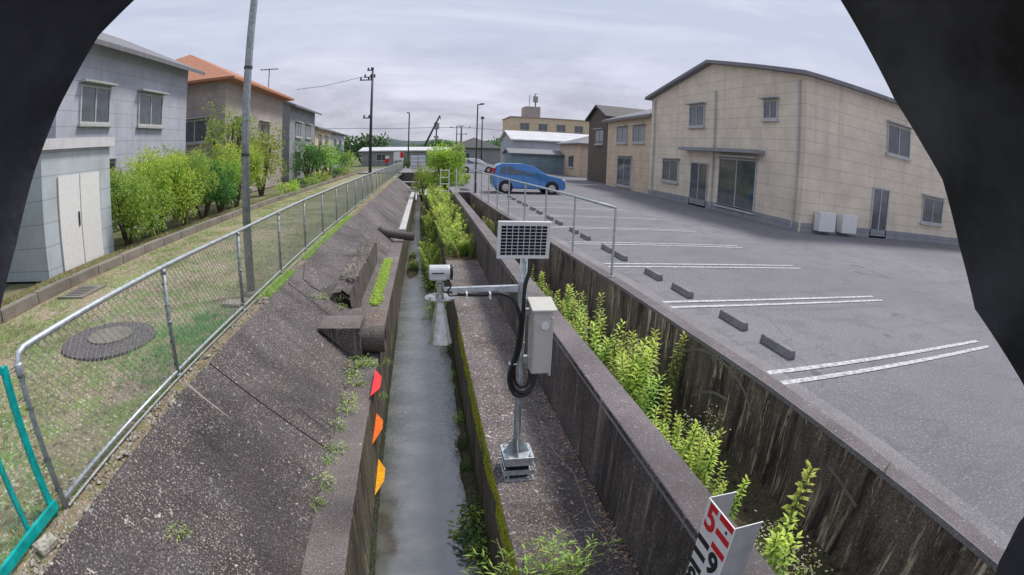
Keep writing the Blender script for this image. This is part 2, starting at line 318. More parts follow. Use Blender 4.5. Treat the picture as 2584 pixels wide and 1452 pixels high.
# ------------------------------------------------------------------ mesh builder
class MB:
    def __init__(s): s.v = []; s.f = []; s.a = None
    def poly(s, pts):
        b = len(s.v); s.v += [tuple(p) for p in pts]; s.f.append(tuple(range(b, b + len(pts)))); return s
    def box(s, x0, x1, y0, y1, z0, z1):
        b = len(s.v)
        s.v += [(x0, y0, z0), (x1, y0, z0), (x1, y1, z0), (x0, y1, z0), (x0, y0, z1), (x1, y0, z1), (x1, y1, z1), (x0, y1, z1)]
        s.f += [tuple(b + i for i in q) for q in ((3, 2, 1, 0), (4, 5, 6, 7), (0, 1, 5, 4), (1, 2, 6, 5), (2, 3, 7, 6), (3, 0, 4, 7))]
        return s
    def prism(s, base, vec):
        """extrude polygon base (list of 3-D points) along vec"""
        n = len(base); b = len(s.v); vec = Vector(vec)
        s.v += [tuple(p) for p in base] + [tuple(Vector(p) + vec) for p in base]
        s.f.append(tuple(range(b, b + n))[::-1]); s.f.append(tuple(range(b + n, b + 2 * n)))
        for i in range(n): s.f.append((b + i, b + (i + 1) % n, b + n + (i + 1) % n, b + n + i))
        return s
    def tube(s, pts, r, seg=8, cap=True):
        pts = [Vector(p) for p in pts]; n = len(pts); b = len(s.v)
        rs = r if isinstance(r, (list, tuple)) else [r] * n
        up = None
        for i, p in enumerate(pts):
            d = (pts[min(i + 1, n - 1)] - pts[max(i - 1, 0)]).normalized()
            if up is None:
                up = Vector((0, 0, 1)) if abs(d.z) < 0.9 else Vector((0, 1, 0))
            a = (up - d * up.dot(d)).normalized(); up = a; c = d.cross(a)
            for k in range(seg):
                t = 2 * math.pi * k / seg
                s.v.append(tuple(p + (a * math.cos(t) + c * math.sin(t)) * rs[i]))
        for i in range(n - 1):
            for k in range(seg):
                k2 = (k + 1) % seg
                s.f.append((b + i * seg + k, b + i * seg + k2, b + (i + 1) * seg + k2, b + (i + 1) * seg + k))
        if cap:
            s.f.append(tuple(b + k for k in range(seg))[::-1]); s.f.append(tuple(b + (n - 1) * seg + k for k in range(seg)))
        return s
    def lathe(s, prof, c=(0, 0, 0), seg=24, axis='Z'):
        b = len(s.v)
        for (r, h) in prof:
            for k in range(seg):
                t = 2 * math.pi * k / seg; x, y = r * math.cos(t), r * math.sin(t)
                q = (x, y, h) if axis == 'Z' else ((h, x, y) if axis == 'X' else (x, h, y))
                s.v.append((c[0] + q[0], c[1] + q[1], c[2] + q[2]))
        for i in range(len(prof) - 1):
            for k in range(seg):
                k2 = (k + 1) % seg
                s.f.append((b + i * seg + k, b + i * seg + k2, b + (i + 1) * seg + k2, b + (i + 1) * seg + k))
        s.f.append(tuple(b + k for k in range(seg))[::-1]); s.f.append(tuple(b + (len(prof) - 1) * seg + k for k in range(seg)))
        return s
    def leaf(s, base, d, side, ln, wd, droop=0.3, tip_mix=0.0):
        """a pointed leaf of four faces that bends down"""
        base = Vector(base); d = Vector(d).normalized(); side = Vector(side).normalized()
        m1 = base + d * ln * 0.45 + Vector((0, 0, -droop * ln * 0.12)); tp = base + d * ln * (1 - 0.2 * droop) + Vector((0, 0, -droop * ln * 0.75))
        b = len(s.v); up = side.cross(d) * wd * 0.18
        s.v += [tuple(base), tuple(m1 - side * wd / 2 + up), tuple(m1), tuple(m1 + side * wd / 2 + up), tuple(tp)]
        s.f += [(b, b + 2, b + 1), (b, b + 3, b + 2), (b + 1, b + 2, b + 4), (b + 2, b + 3, b + 4)]
        if s.a is not None: s.a += [tip_mix * 0.6, tip_mix, tip_mix * 0.7, tip_mix, min(1, tip_mix * 1.2)]
    def mesh(s, name, mat, smooth=False):
        me = bpy.data.meshes.new(name); me.from_pydata(s.v, [], s.f)
        if mat is not None: me.materials.append(mat)
        if s.a is not None:
            at = me.attributes.new('tip_mix', 'FLOAT', 'POINT'); at.data.foreach_set('value', s.a)
        if smooth: me.polygons.foreach_set('use_smooth', [True] * len(me.polygons))
        me.update(); return me
    def build(s, name, mat, parent=None, smooth=False, bevel=0, top=None):
        o = bpy.data.objects.new(name, s.mesh(name, mat, smooth)); COL.objects.link(o)
        if parent is not None:
            o.parent = parent
            if parent.type == 'EMPTY': o.location = -parent.location      # meshes are written in world coordinates
        if top is not None:
            o.data.materials.append(top)
            for q in o.data.polygons:
                if q.normal.z > 0.6: q.material_index = 1
        if bevel:
            bv = o.modifiers.new('bevel', 'BEVEL'); bv.width = bevel; bv.segments = 2; bv.limit_method = 'ANGLE'
        return o
def _split(self, name, mat, parent=None, **kw):
    """each loose piece becomes an object of its own"""
    par = list(range(len(self.v)))
    def fd(a):
        while par[a] != a: par[a] = par[par[a]]; a = par[a]
        return a
    for f in self.f:
        r0 = fd(f[0])
        for i in f[1:]: par[fd(i)] = r0
    groups = {}
    for f in self.f: groups.setdefault(fd(f[0]), []).append(f)
    out = []
    for g in groups.values():
        q = MB(); idx = {}
        for f in g:
            for i in f:
                if i not in idx: idx[i] = len(q.v); q.v.append(self.v[i])
            q.f.append(tuple(idx[i] for i in f))
        out.append(q.build(name, mat, parent, **kw))
    return out
MB.split = _split
def tip_mb(): m = MB(); m.a = []; return m

def tag(o, label=None, cat=None, group=None, kind=None):
    if label: o['label'] = label
    if cat: o['category'] = cat
    if group: o['group'] = group
    if kind: o['kind'] = kind
    return o
def empty(name, loc=(0, 0, 0), label=None, cat=None, group=None, rz=0):
    o = bpy.data.objects.new(name, None); COL.objects.link(o); o.location = loc; o.rotation_euler = (0, 0, rz)
    o.empty_display_size = 0.2
    return tag(o, label, cat, group)
def dup(root, loc, rz=0, scale=1.0, label=None):
    r = root.copy(); COL.objects.link(r); r.location = loc; r.rotation_euler = (0, 0, rz); r.scale = (scale,) * 3
    if label: r['label'] = label
    for ch in list(root.children):
        c = ch.copy(); COL.objects.link(c); c.parent = r
        for g in ch.children:
            d = g.copy(); COL.objects.link(d); d.parent = c
    return r
def struct(name, mb, mat, top=None): return tag(mb.build(name, mat, top=top), kind='structure')
def Z(rel): return rel + CAMZ
PATH, LOT, TOP, LEDGE = Z(-1.86), Z(-1.93), Z(-1.91), Z(-2.75)
rnd = random.Random(7)

# ------------------------------------------------------------------ setting: ground, channel, parking lot
Y0, YE = -4.0, 41.2
def nz(x, y, s=1.0, k=0.0): return mnoise.noise(Vector((x * s, y * s, k)))
def sheet(x0, x1, y0, y1, z, nx, ny, amp=0.0, freq=2.0, xf=None):
    """a grid with slight unevenness; xf(x, y) may shift the x of a column"""
    m = MB()
    for j in range(ny + 1):
        y = y0 + (y1 - y0) * j / ny
        for i in range(nx + 1):
            x = x0 + (x1 - x0) * i / nx
            xx = xf(x, y) if xf else x
            e = 0 if i in (0, nx) else amp * (nz(xx, y, freq) + 0.5 * nz(xx, y, freq * 3.1, 5))
            m.v.append((xx, y, z + e))
    for j in range(ny):
        for i in range(nx):
            a = j * (nx + 1) + i; m.f.append((a, a + 1, a + nx + 2, a + nx + 1))
    return m
struct('ground', MB().poly([(-900, 66, -0.9 + 2.9), (900, 66, 2.0), (900, 1500, 2.0), (-900, 1500, 2.0)])
       .poly([(-900, -30, 2.05), (-6.6, -30, 2.05), (-6.6, 66, 2.05), (-900, 66, 2.05)])
       .poly([(60, -30, 2.05), (900, -30, 2.05), (900, 66, 2.05), (60, 66, 2.05)]), M['field'])
struct('path', sheet(-6.3, -2.30, Y0, 66, PATH - 0.012, 30, 300, 0.02, 1.7), M['path'])
struct('path_edge_soil', sheet(-7.6, -6.3, Y0, 66, PATH - 0.012, 8, 200, 0.05, 1.3), M['soil'])
struct('bank_edge', sheet(-2.30, -2.08, Y0, YE + 2, PATH - 0.014, 6, 700, 0.03, 6.0, lambda x, y: x + (0.035 * nz(x, y, 3.0) + 0.02 * nz(x, y, 11.0) if x > -2.1 else 0)), M['edge'])
# sloping concrete bank in two runs, joint every 3.2 m cut as a real groove
bank = MB()
yj = [Y0] + [4.4 + 3.2 * k for k in range(-2, 12)] + [YE]
for a, b in zip(yj[:-1], yj[1:]):
    n = 10
    for j in range(n):
        ya = a + 0.009 + (b - a - 0.018) * j / n; yb = a + 0.009 + (b - a - 0.018) * (j + 1) / n
        bank.poly([(-2.10, ya, PATH + 0.02), (-0.95, ya, LEDGE - 0.02), (-0.95, yb, LEDGE - 0.02), (-2.10, yb, PATH + 0.02)])
    bank.poly([(-2.10, a - 0.09, PATH), (-0.95, a - 0.09, LEDGE - 0.04), (-0.95, a + 0.09, LEDGE - 0.04), (-2.10, a + 0.09, PATH)])
struct('sloping_bank', bank, M['slope'])
struct('ditch_floor', MB().poly([(1.6, Y0, LEDGE - 0.12), (3.2, Y0, LEDGE - 0.12), (3.0, 26.4, LEDGE - 0.12), (1.6, 26.4, LEDGE - 0.12)]), M['mud'])
struct('water', MB().poly([(-0.66, Y0, 0), (0.60, Y0, 0), (0.60, 52, 0), (-0.66, 52, 0)]), M['water'])
silt = MB()
pts = [(-2, 0.54), (3.0, 0.49), (4.6, 0.42), (5.8, 0.36), (7.5, 0.44), (9.5, 0.47), (11, 0.42), (12.6, 0.30), (14, 0.16), (17, 0.02), (20, -0.1), (24, -0.2), (34, -0.3), (50, -0.3)]
fine = []
for (a, xa), (b, xb) in zip(pts[:-1], pts[1:]):
    for k in range(12):
        t = k / 12; yy = a + (b - a) * t; fine.append((yy, xa + (xb - xa) * t + 0.05 * nz(0, yy, 2.5) + 0.03 * nz(3, yy, 8)))
for (a, xa), (b, xb) in zip(fine[:-1], fine[1:]):
    silt.poly([(xa, a, -0.03), (xa + 0.10, a, 0.035), (xb + 0.10, b, 0.035), (xb, b, -0.03)])
    silt.poly([(xa + 0.10, a, 0.035), (0.60, a, 0.09), (0.60, b, 0.09), (xb + 0.10, b, 0.035)])
isl = [(-0.47, 16.6), (-0.2, 17.2), (-0.12, 18.4), (-0.2, 19.6), (-0.34, 21.0), (-0.58, 21.8), (-0.62, 19), (-0.6, 17.2)]
for i in range(8):
    silt.poly([(-0.42, 18.9, 0.16), (*isl[i], -0.02), (*isl[(i + 1) % 8], -0.02)])
struct('silt_bank', silt, M['mud'])
struct('overgrown_soil', sheet(0.573, 1.42, 13.5, 50, LEDGE - 0.02, 6, 60, 0.06, 1.5), M['mud'])

def thingbox(name, label, cat, mb, mat, top=None, bevel=0.0):
    return tag(mb.build(name, mat, top=top, bevel=bevel), label, cat)
thingbox('channel_wall', 'stained concrete wall of the water channel on the sloping bank side, with three bright plates on it', 'wall',
         MB().box(-0.976, -0.648, Y0, YE, -1.0, LEDGE), M['chface'], M['ledge'], 0.012)
thingbox('concrete_bench', 'wide low concrete bench beside the water carrying the steel mast', 'wall',
         MB().box(0.573, 1.418, Y0, 13.5, -1.0, LEDGE), M['chface'], M['bench'], 0.012)
thingbox('overgrown_wall', 'wall of the water channel under the overgrown strip beyond the bench', 'wall', MB().box(0.573, 0.75, 13.5, 50, -1.0, LEDGE - 0.03), M['chface'], M['mud'])
mw = MB().box(1.42, 1.687, Y0, 26.3, -1.0, TOP)
thingbox('parapet_wall', 'low concrete wall with a lavender grey top between the bench and the weedy ditch', 'wall', mw, M['midface'], M['walltop'], 0.014)
ow = [(Y0, 3.12), (3.7, 3.10), (5.3, 3.03), (7.6, 2.98), (8.9, 2.91), (11.7, 2.82), (17.3, 2.50), (26.2, 2.27)]
inner = [(x, y) for y, x in ow]; outer = [(x + 0.17, y) for y, x in ow]
m = MB(); n = len(inner)
for i in range(n - 1):
    (xa, ya), (xb, yb) = inner[i], inner[i + 1]; (xc, yc), (xd, yd) = outer[i], outer[i + 1]
    m.poly([(xb, yb, 0.6), (xa, ya, 0.6), (xa, ya, TOP), (xb, yb, TOP)])
    m.poly([(xa, ya, TOP), (xc, yc, TOP), (xd, yd, TOP), (xb, yb, TOP)])
    m.poly([(xc, yc, 0.6), (xd, yd, 0.6), (xd, yd, TOP), (xc, yc, TOP)])
MB().box(1.409, 1.4195, Y0, 26.3, TOP - 0.055, TOP - 0.040).build('form_line', M['coping'], SC.objects['parapet_wall'])
ret = thingbox('retaining_wall', 'tall brown streaked retaining wall holding up the parking lot', 'wall', m, M['wallface'], M['walltop'])
m = MB()
for i in range(n - 1):      # narrow form line under the top edge, a real 10 mm proud lip
    (xa, ya), (xb, yb) = inner[i], inner[i + 1]
    m.prism([(xa - 0.012, ya, TOP - 0.045), (xa + 0.0, ya, TOP - 0.045), (xa + 0.0, ya, TOP + 0.004), (xa - 0.012, ya, TOP + 0.004)], (xb - xa, yb - ya, 0))
m.build('lip', M['coping'], ret)
m = MB()
for i in range(n - 1):
    (xa, ya), (xb, yb) = outer[i], outer[i + 1]
    m.poly([(xa, ya, LOT + 0.006), (xa + 0.22, ya, LOT + 0.006), (xb + 0.22, yb, LOT + 0.006), (xb, yb, LOT + 0.006)])
struct('gutter_strip', m, M['coping'])
m = MB()
for i in range(n - 1):
    (xa, ya), (xb, yb) = outer[i], outer[i + 1]
    m.poly([(xa, ya, LOT), (60, ya, LOT), (60, yb, LOT), (xb, yb, LOT)])
m.poly([(1.70, 26.2, LOT), (60, 26.2, LOT), (60, 66, LOT), (1.70, 66, LOT)])
struct('parking_lot', m, M['asphalt'])
thingbox('cross_wall', 'short concrete wall closing the weedy ditch at its far end', 'wall',
         MB().box(1.69, 2.44, 26.2, 26.38, 0.6, TOP + 0.01), M['midface'], M['coping'])
thingbox('far_channel_wall', 'far concrete wall along the overgrown strip beyond the white hand gate', 'wall',
         MB().box(1.42, 1.70, 26.32, 50, -1, LOT - 0.005), M['midface'], M['coping'])
# painted lines of the parking bays
m = MB()
def line(x0, x1, y, wd=0.09): m.poly([(x0, y - wd / 2, LOT + 0.008), (x1, y - wd / 2, LOT + 0.008), (x1, y + wd / 2, LOT + 0.008), (x0, y + wd / 2, LOT + 0.008)])
for yy in (26.6, 24.4, 21.8, 19.3): line(3.0, 7.6, yy, 0.13)
for yy in (16.6, 13.95, 11.4, 9.0, 6.4, 3.8): line(3.30, 7.9, yy - 0.13); line(3.30, 7.9, yy + 0.13)
for yy in (29.2, 31.8, 34.4, 37, 39.6): line(3.0, 7.6, yy, 0.13)
struct('parking_lines', m, M['roadwhite'])

# stop blocks: separate concrete bumps, two to a bay
ws = tag(MB().prism([(0, -0.3, 0), (0.11, -0.3, 0), (0.09, -0.3, 0.10), (0.02, -0.3, 0.10)], (0, 0.6, 0)).build('wheel_stop', M['coping'], bevel=0.01),
         'pale concrete wheel stop block lying across a parking bay beside the steel railing', 'wheel stop', 'wheel stop blocks in the parking bays')
ORD = 'nearest second third fourth fifth sixth seventh eighth ninth tenth eleventh twelfth thirteenth fourteenth fifteenth farthest'.split()
first = True
for iy, yy in enumerate((4.5, 5.5, 7.0, 8.1, 9.7, 10.5, 12.1, 13.1, 14.7, 15.8, 17.3, 18.5, 19.9, 21.1, 22.5, 23.8)):
    o = ws if first else ws.copy()
    if not first: COL.objects.link(o)
    first = False
    o['label'] = 'pale concrete wheel stop, %s in the row of parking bays along the retaining wall' % ORD[iy]
    o.location = (3.80 + 0.02 * nz(yy, 1), yy, LOT + 0.003)

# pale block coping on the far part of the channel wall
tag(MB().box(-0.87, -0.640, 18.5, 36.7, LEDGE + 0.003, LEDGE + 0.10).build('coping_strip', M['pale']),
    'row of pale jointed coping blocks on the channel edge beyond the thin pipe', 'coping')
# wing wall and cross structure where the slope ends
tag(MB().prism([(-2.52, 43.0, PATH + 0.06), (-1.27, 41.2, LEDGE + 0.12), (-1.27, 41.2, -1), (-2.52, 43.0, -1)], (0.16, 0.22, 0)).build('wing_wall', M['midface'], top=M['pale']),
    'slanting pale topped wing wall at the far end of the sloping bank', 'wall')
tag(MB().box(-1.35, -0.60, 41.0, 41.6, LEDGE - 0.02, LEDGE + 0.14).build('concrete_beam', M['pale'], bevel=0.01), 'short pale concrete beam over a dark opening beside the far wing wall', 'beam')
hw = empty('culvert_headwall', (-0.5, 50, 0), 'dark concrete headwall of the culvert crossing the far end of the channel', 'wall')
MB().box(-6.3, -1.1, 50, 50.4, -1, PATH + 0.1).box(0.7, 1.72, 50, 50.4, -1, PATH + 0.1).box(-1.1, 0.7, 50, 50.4, 0.75, PATH + 0.1).build('wall', M['midface'], hw, top=M['pale'])
MB().box(-1.3, 0.9, 50.5, 57, -1.0, -0.9).box(-1.3, -1.1, 50.41, 57, -0.9, 1.5).box(0.7, 0.9, 50.41, 57, -0.9, 1.5).build('tunnel', M['black'], hw)
MB().box(-6.6, 1.75, 50.42, 66.1, PATH - 0.3, PATH + 0.04).build('deck', M['coping'], hw)
struct('chamber_side', MB().poly([(-2.35, 42.9, -1), (-2.35, 50, -1), (-2.35, 50, PATH), (-2.35, 42.9, PATH)]).poly([(-2.35, 42.9, PATH - 0.002), (-2.35, 50, PATH - 0.002), (-2.05, 50, PATH - 0.002), (-2.05, 42.9, PATH - 0.002)]), M['midface'])
rw = tag(MB().tube([(-1.75, 43.2, LEDGE + 0.45), (-0.35, 43.6, LEDGE + 0.42)], 0.035).build('crossbar', M['white']), 'thin white and red bar across the far chamber', 'bar')
MB().tube([(-2.25, 43.05, LEDGE + 0.465), (-1.75, 43.2, LEDGE + 0.452)], 0.036).build('red_end', M['red'], rw)
dark_slab = tag(MB().box(0, 0.45, 0, 2.0, 0.0, 0.012).build('dark_strip', M['ink']), 'long dark strip in the paving beside the white hand gate', 'dark_slab', 'two dark paving strips')  # thin flat near-black box lying on the paving
dark_slab.location = (1.95, 27.6, LOT + 0.004); g2 = dark_slab.copy(); COL.objects.link(g2); g2.location = (2.0, 31.5, LOT + 0.004); dark_slab['label'] = 'long dark strip in the paving right beside the white hand gate'; g2['label'] = 'farther dark strip in the paving beyond the street lamp'

# ---------------- raised patch on the bank, with its broken vertical face
rp = empty('raised_slab', (-1.14, 10, LEDGE), 'raised grey patch of the bank ending in a rubble topped upright slab', 'slab')
m = MB()
A = [(-2.12, 9.4, PATH + 0.035), (-1.95, 8.75, PATH - 0.12), (-1.66, 8.35, PATH - 0.20), (-1.36, 8.25, Z(-2.10))]
B = [(-2.12, 15.6, PATH + 0.03), (-1.9, 14.6, PATH - 0.05), (-1.62, 13.5, PATH - 0.12), (-1.38, 12.7, Z(-2.06))]
def on_bank(x, y, e=0.012): return Vector((x, y, PATH + (-2.08 - x) * 0.806 + e))
rows = [[on_bank(-2.10, 8.9), on_bank(-1.97, 8.2), on_bank(-1.72, 8.2), on_bank(-1.42, 8.35)]]
for k in range(9):
    t = k / 8; r0 = []
    for i in range(4):
        p = Vector(A[i]).lerp(Vector(B[i]), t); p.y += 0.55 * (1 - t); p.z += 0.02 * nz(p.x * 3, p.y * 2); r0.append(p)
    rows.append(r0)
rows.append([on_bank(-2.10, 15.9), on_bank(-1.9, 14.9), on_bank(-1.56, 13.9), on_bank(-1.25, 13.2)])
for ra, rb in zip(rows[:-1], rows[1:]):
    for j in range(3): m.poly([ra[j], ra[j + 1], rb[j + 1], rb[j]])
m.build('slab_top', M['slope'], rp)
MB().prism([(-1.40, 8.95, Z(-2.06)), (-1.14, 9.0, Z(-2.035)), (-1.14, 9.0, LEDGE), (-1.40, 8.95, LEDGE)], (0, 3.72, 0.0)).split('upright', M['midface'], rp)
m = MB(); prof = [(-1.40, Z(-2.06)), (-1.26, Z(-2.03)), (-1.15, Z(-2.1)), (-1.12, Z(-2.35)), (-1.10, Z(-2.6))]
for i in range(4):
    (xa, za), (xb, zb) = prof[i], prof[i + 1]
    m.poly([(xa, 8.96, za), (xb, 8.96, zb), (xb - 0.10, 8.25 + 0.1 * i, zb - 0.16), (xa - 0.10, 8.22 + 0.1 * i, za - 0.13)])
m.build('rounded_end', M['midface'], rp)
m = MB()
for k in range(330):
    x = -1.45 + 0.31 * rnd.random(); y = 8.6 + 4.0 * rnd.random(); s = 0.014 + 0.04 * rnd.random() ** 2; z = Z(-2.045)
    p = [(x + s * rnd.uniform(.6, 1.4) * math.cos(t) , y + s * rnd.uniform(.6, 1.4) * math.sin(t), z + s * rnd.uniform(-.2, .3)) for t in (0, 1.3, 2.5, 3.8, 5.0)]
    for i in range(5): m.poly([p[i], p[(i + 1) % 5], (x, y, z + s * 1.1)])
tag(m.build('rubble', M['curb'], rp), kind='stuff')
cr = MB().tube([on_bank(-2.10, 8.9, 0), on_bank(-1.97, 8.2, 0), on_bank(-1.86, 8.1, 0), on_bank(-1.72, 8.2, 0), on_bank(-1.55, 8.6, 0), on_bank(-1.42, 8.35, 0), on_bank(-1.16, 8.8, 0)], 0.012, 5).build('crack_edge', M['ink'], rp)

# ---------------- drain outlet: concrete box and stub pipe
ob = empty('drain_outlet', (-1.1, 7.0, LEDGE), 'square concrete outlet box with a thick stub pipe on the lower bank', 'drain')
m = MB(); zt = Z(-2.295)
m.prism([(-1.47, 6.76, zt), (-0.88, 6.76, zt), (-0.88, 6.76, LEDGE + 0.002), (-0.99, 6.76, LEDGE + 0.002)], (0, 0.58, 0))
m.build('box', M['midface'], ob, top=M['ledge'], bevel=0.012)
MB().lathe([(0.185, -0.88), (0.19, -0.56), (0.15, -0.555), (0.15, -0.70)], (0, 7.05, LEDGE + 0.195), 28, 'X').build('stub_pipe', M['pipe'], ob, smooth=False)
MB().lathe([(0.152, -0.72), (0.152, -0.71)], (0, 7.05, LEDGE + 0.195), 24, 'X').build('pipe_inside', M['black'], ob)
o = MB().tube([(-1.45, 16.62, Z(-2.37)), (-1.15, 16.6, Z(-2.50)), (-0.31, 16.5, Z(-2.615))], 0.13, 18).build('drain_pipe', M['pipe'], smooth=False)
tag(o, 'long thin concrete pipe reaching over the channel edge from the bank', 'pipe')
MB().lathe([(0.10, -0.309), (0.10, -0.304)], (0, 16.5, Z(-2.615)), 18, 'X').build('pipe_mouth', M['black'], o)

# ---------------- three bright level plates on the channel wall
for nm, mt, zz, ya, yb, yc, yd in (('red', 'flagred', -2.70, 6.27, 6.04, 5.72, 5.50), ('orange', 'flagorange', -3.20, 6.02, 5.82, 5.62, 5.24), ('yellow', 'flagyellow', -3.72, 5.74, 5.52, 5.26, 4.95)):
    z = Z(zz)
    tag(MB().prism([(-0.645, ya, z), (-0.548, yb, z), (-0.548, yc, z), (-0.645, yd, z)], (0, 0, 0.008)).build('level_plate', M[mt]),
        {'red': 'fluorescent red trapezoid plate, highest of the three on the channel wall',
         'orange': 'bright orange trapezoid plate, middle of the three on the channel wall',
         'yellow': 'yellow orange trapezoid plate, lowest of the three on the channel wall'}[nm], 'marker')

# ---------------- manhole, drain cover, loose stones
mh = empty('manhole', (-3.75, 4.98, PATH), 'round cast iron manhole cover in its dark concrete ring behind the mesh fence', 'manhole')
MB().lathe([(0.64, -0.05), (0.63, 0.018), (0.57, 0.024), (0.31, 0.024)], (-3.75, 4.98, PATH), 48).build('ring', M['iron'], mh)
MB().lathe([(0.30, 0.0), (0.30, 0.042), (0.27, 0.046), (0.05, 0.048)], (-3.75, 5.05, PATH), 40).build('cover', M['curb'], mh)
dg = empty('roadside_drain', (-5.8, 7.0, PATH), 'slotted rectangular drain cover at the left edge of the path', 'drain cover')
MB().box(-6.10, -5.50, 6.75, 7.55, PATH - 0.02, PATH + 0.02).build('slab', M['curb'], dg)
m = MB()
for k in range(6): m.box(-5.98, -5.62, 6.85 + k * 0.1, 6.885 + k * 0.1, PATH + 0.019, PATH + 0.023)
m.split('slot', M['ink'], dg)
tag(MB().prism([(-2.30, 1.60, PATH + 0.0), (-2.19, 1.57, PATH), (-2.15, 1.72, PATH), (-2.255, 1.755, PATH)], (0, 0, 0.04)).build('stone_slab', M['stone'], bevel=0.006),
    'small flat grey slab lying below the turquoise frame', 'slab')
def pebble(x, y, z, s):
    m = MB(); sg = 9
    pr = [(0.35, 0), (0.85, 0.12), (1.0, 0.4), (0.8, 0.75), (0.35, 0.95)]
    m.lathe([(r * s, h * s) for r, h in pr], (0, 0, 0), sg)
    m.v = [(a * rnd.uniform(.85, 1.2), b * rnd.uniform(.85, 1.2), c) for a, b, c in m.v]
    return m
st = tag(pebble(0, 0, 0, 0.035).build('pebble', M['stone'], smooth=True), 'pale rounded pebble in the dirt strip below the bottom rail of the mesh fence', 'stone', 'pebbles along the bank edge')
for k in range(42):
    o = st if k == 0 else st.copy()
    if k: COL.objects.link(o)
    o.location = (-2.21 + 0.10 * rnd.random(), 1.7 + 7 * rnd.random() ** 1.5, PATH - 0.01); s = 0.25 + 0.9 * rnd.random() ** 2; o.scale = (s, s * 1.2, s * 0.8); o.rotation_euler = (0, 0, rnd.random() * 6)

# ---------------- low kerb at the left edge of the path
m = MB()
for k in range(60):
    y = 1.5 + k * 1.0; h = 0.15 + 0.02 * rnd.random()
    m.box(-6.52, -6.36 + 0.012 * rnd.random(), y + 0.008, y + 0.99, PATH - 0.1, PATH + h)
tag(m.build('low_kerb', M['curb'], bevel=0.01), 'low jointed concrete kerb between the path and the gardens', 'kerb')

# ---------------- galvanised mesh fence along the path
def fx(y): return -2.31 if y < 6 else -2.31 - 0.10 * min(1, (y - 6) / 6)
FT = Z(-0.862)
fence = empty('mesh_fence', (-2.31, 2.05, PATH), 'weathered galvanised chain link fence with round rails along the top of the bank', 'fence')
fy = [2.05 * k + 2.05 for k in range(29)]
pr = MB().lathe([(0.022, 0), (0.022, FT - PATH - 0.01)], (0, 0, 0), 12).lathe([(0.031, 0.0), (0.029, 0.03)], (0, 0, 0), 12).lathe([(0.026, 0.50), (0.026, 0.53)], (0, 0, 0), 12).lathe([(0.027, FT - PATH - 0.05), (0.027, FT - PATH - 0.018)], (0, 0, 0), 12).mesh('post', M['oldgalv'], True)
for k, y in enumerate(fy[1:]):
    o = bpy.data.objects.new('post', pr); COL.objects.link(o); o.parent = fence
    o.location = Vector((fx(y), y, PATH)) - fence.location; o.rotation_euler = (rnd.uniform(-.012, .012), rnd.uniform(-.012, .012), rnd.random())
rail = [(-2.31, 2.05, PATH - 0.02), (-2.31, 2.05, FT - 0.10), (-2.31, 2.058, FT - 0.05), (-2.31, 2.08, FT - 0.015), (-2.31, 2.13, FT)] + [(fx(y), y, FT + 0.006 * math.sin(y * 1.9)) for y in fy[1:]]
MB().tube(rail, 0.0215, 12).build('top_rail', M['galv'], fence, smooth=True)
MB().lathe([(0.027, 0), (0.030, 0.01), (0.030, 0.06), (0.027, 0.07)], (-2.31, 2.05, FT - 0.13), 12).build('elbow_collar', M['galv'], fence, smooth=True)
MB().tube([(fx(y) + 0.0, y, PATH + 0.052) for y in fy], 0.016, 8).build('bottom_rail', M['galv'], fence, smooth=True)
m = MB(); yA, yB, h0, h1 = 2.07, 59.4, PATH + 0.055, FT - 0.015
H = h1 - h0; st_ = 0.074; k = 0
y = yA - H
while y < yB:
    for sgn in (1, -1):
        if y > 24 and k % 2: continue
        a, b = (y, h0), (y + H, h1)
        if sgn < 0: a, b = (y, h1), (y + H, h0)
        if a[0] < yA: t = (yA - a[0]) / H; a = (yA, a[1] + (b[1] - a[1]) * t)
        if b[0] > yB: t = (yB - a[0]) / (b[0] - a[0]); b = (yB, a[1] + (b[1] - a[1]) * t)
        m.tube([(fx(a[0]) + 0.003 * sgn, a[0], a[1]), (fx(b[0]) + 0.003 * sgn, b[0], b[1])], 0.0029, 3, cap=False)
    y += st_; k += 1
m.build('wire_mesh', M['wire'], fence)
m = MB()
for y in fy[:8]:
    for hh in (0.12, 0.33, 0.66, 0.85):
        m.tube([(fx(y) + 0.028 * math.cos(t), y + 0.028 * math.sin(t), PATH + hh + 0.002 * t) for t in [i * 0.9 for i in range(8)]], 0.003, 4)
m.split('tie_wire', M['darkmetal'], fence)
# low foot bar below the fence in the dirt
MB().tube([(-2.275, 2.05, PATH + 0.012), (-2.275, 12.0, PATH + 0.012)], 0.009, 6).build('ground_bar', M['oldgalv'], fence)

gf = empty('green_fence', (-2.37, 1.95, PATH), 'bright turquoise steel framed net panel butting against the end post of the mesh fence', 'fence')
gx = -2.36
def bar(m, a, b, wd=0.022, th=0.013):
    a, b = Vector(a), Vector(b); d = (b - a).normalized(); u = Vector((1, 0, 0)); v_ = d.cross(u).normalized()
    m.prism([a + u * th + v_ * wd, a - u * th + v_ * wd, a - u * th - v_ * wd, a + u * th - v_ * wd], b - a)
m = MB(); bar(m, (gx, 1.96, PATH - 0.02), (gx, 1.96, Z(-0.915)), 0.026); bar(m, (gx, -1.0, PATH - 0.02), (gx, -1.0, Z(-0.915)), 0.026); m.split('upright_frame', M['green'], gf)
m = MB(); bar(m, (gx, 1.93, Z(-0.92)), (gx, -0.97, Z(-0.92))); m.build('top_bar', M['green'], gf)
m = MB(); bar(m, (gx + 0.03, 1.99, PATH + 0.055), (gx + 0.0, -0.97, PATH + 0.055), 0.03); m.build('bottom_bar', M['green'], gf)
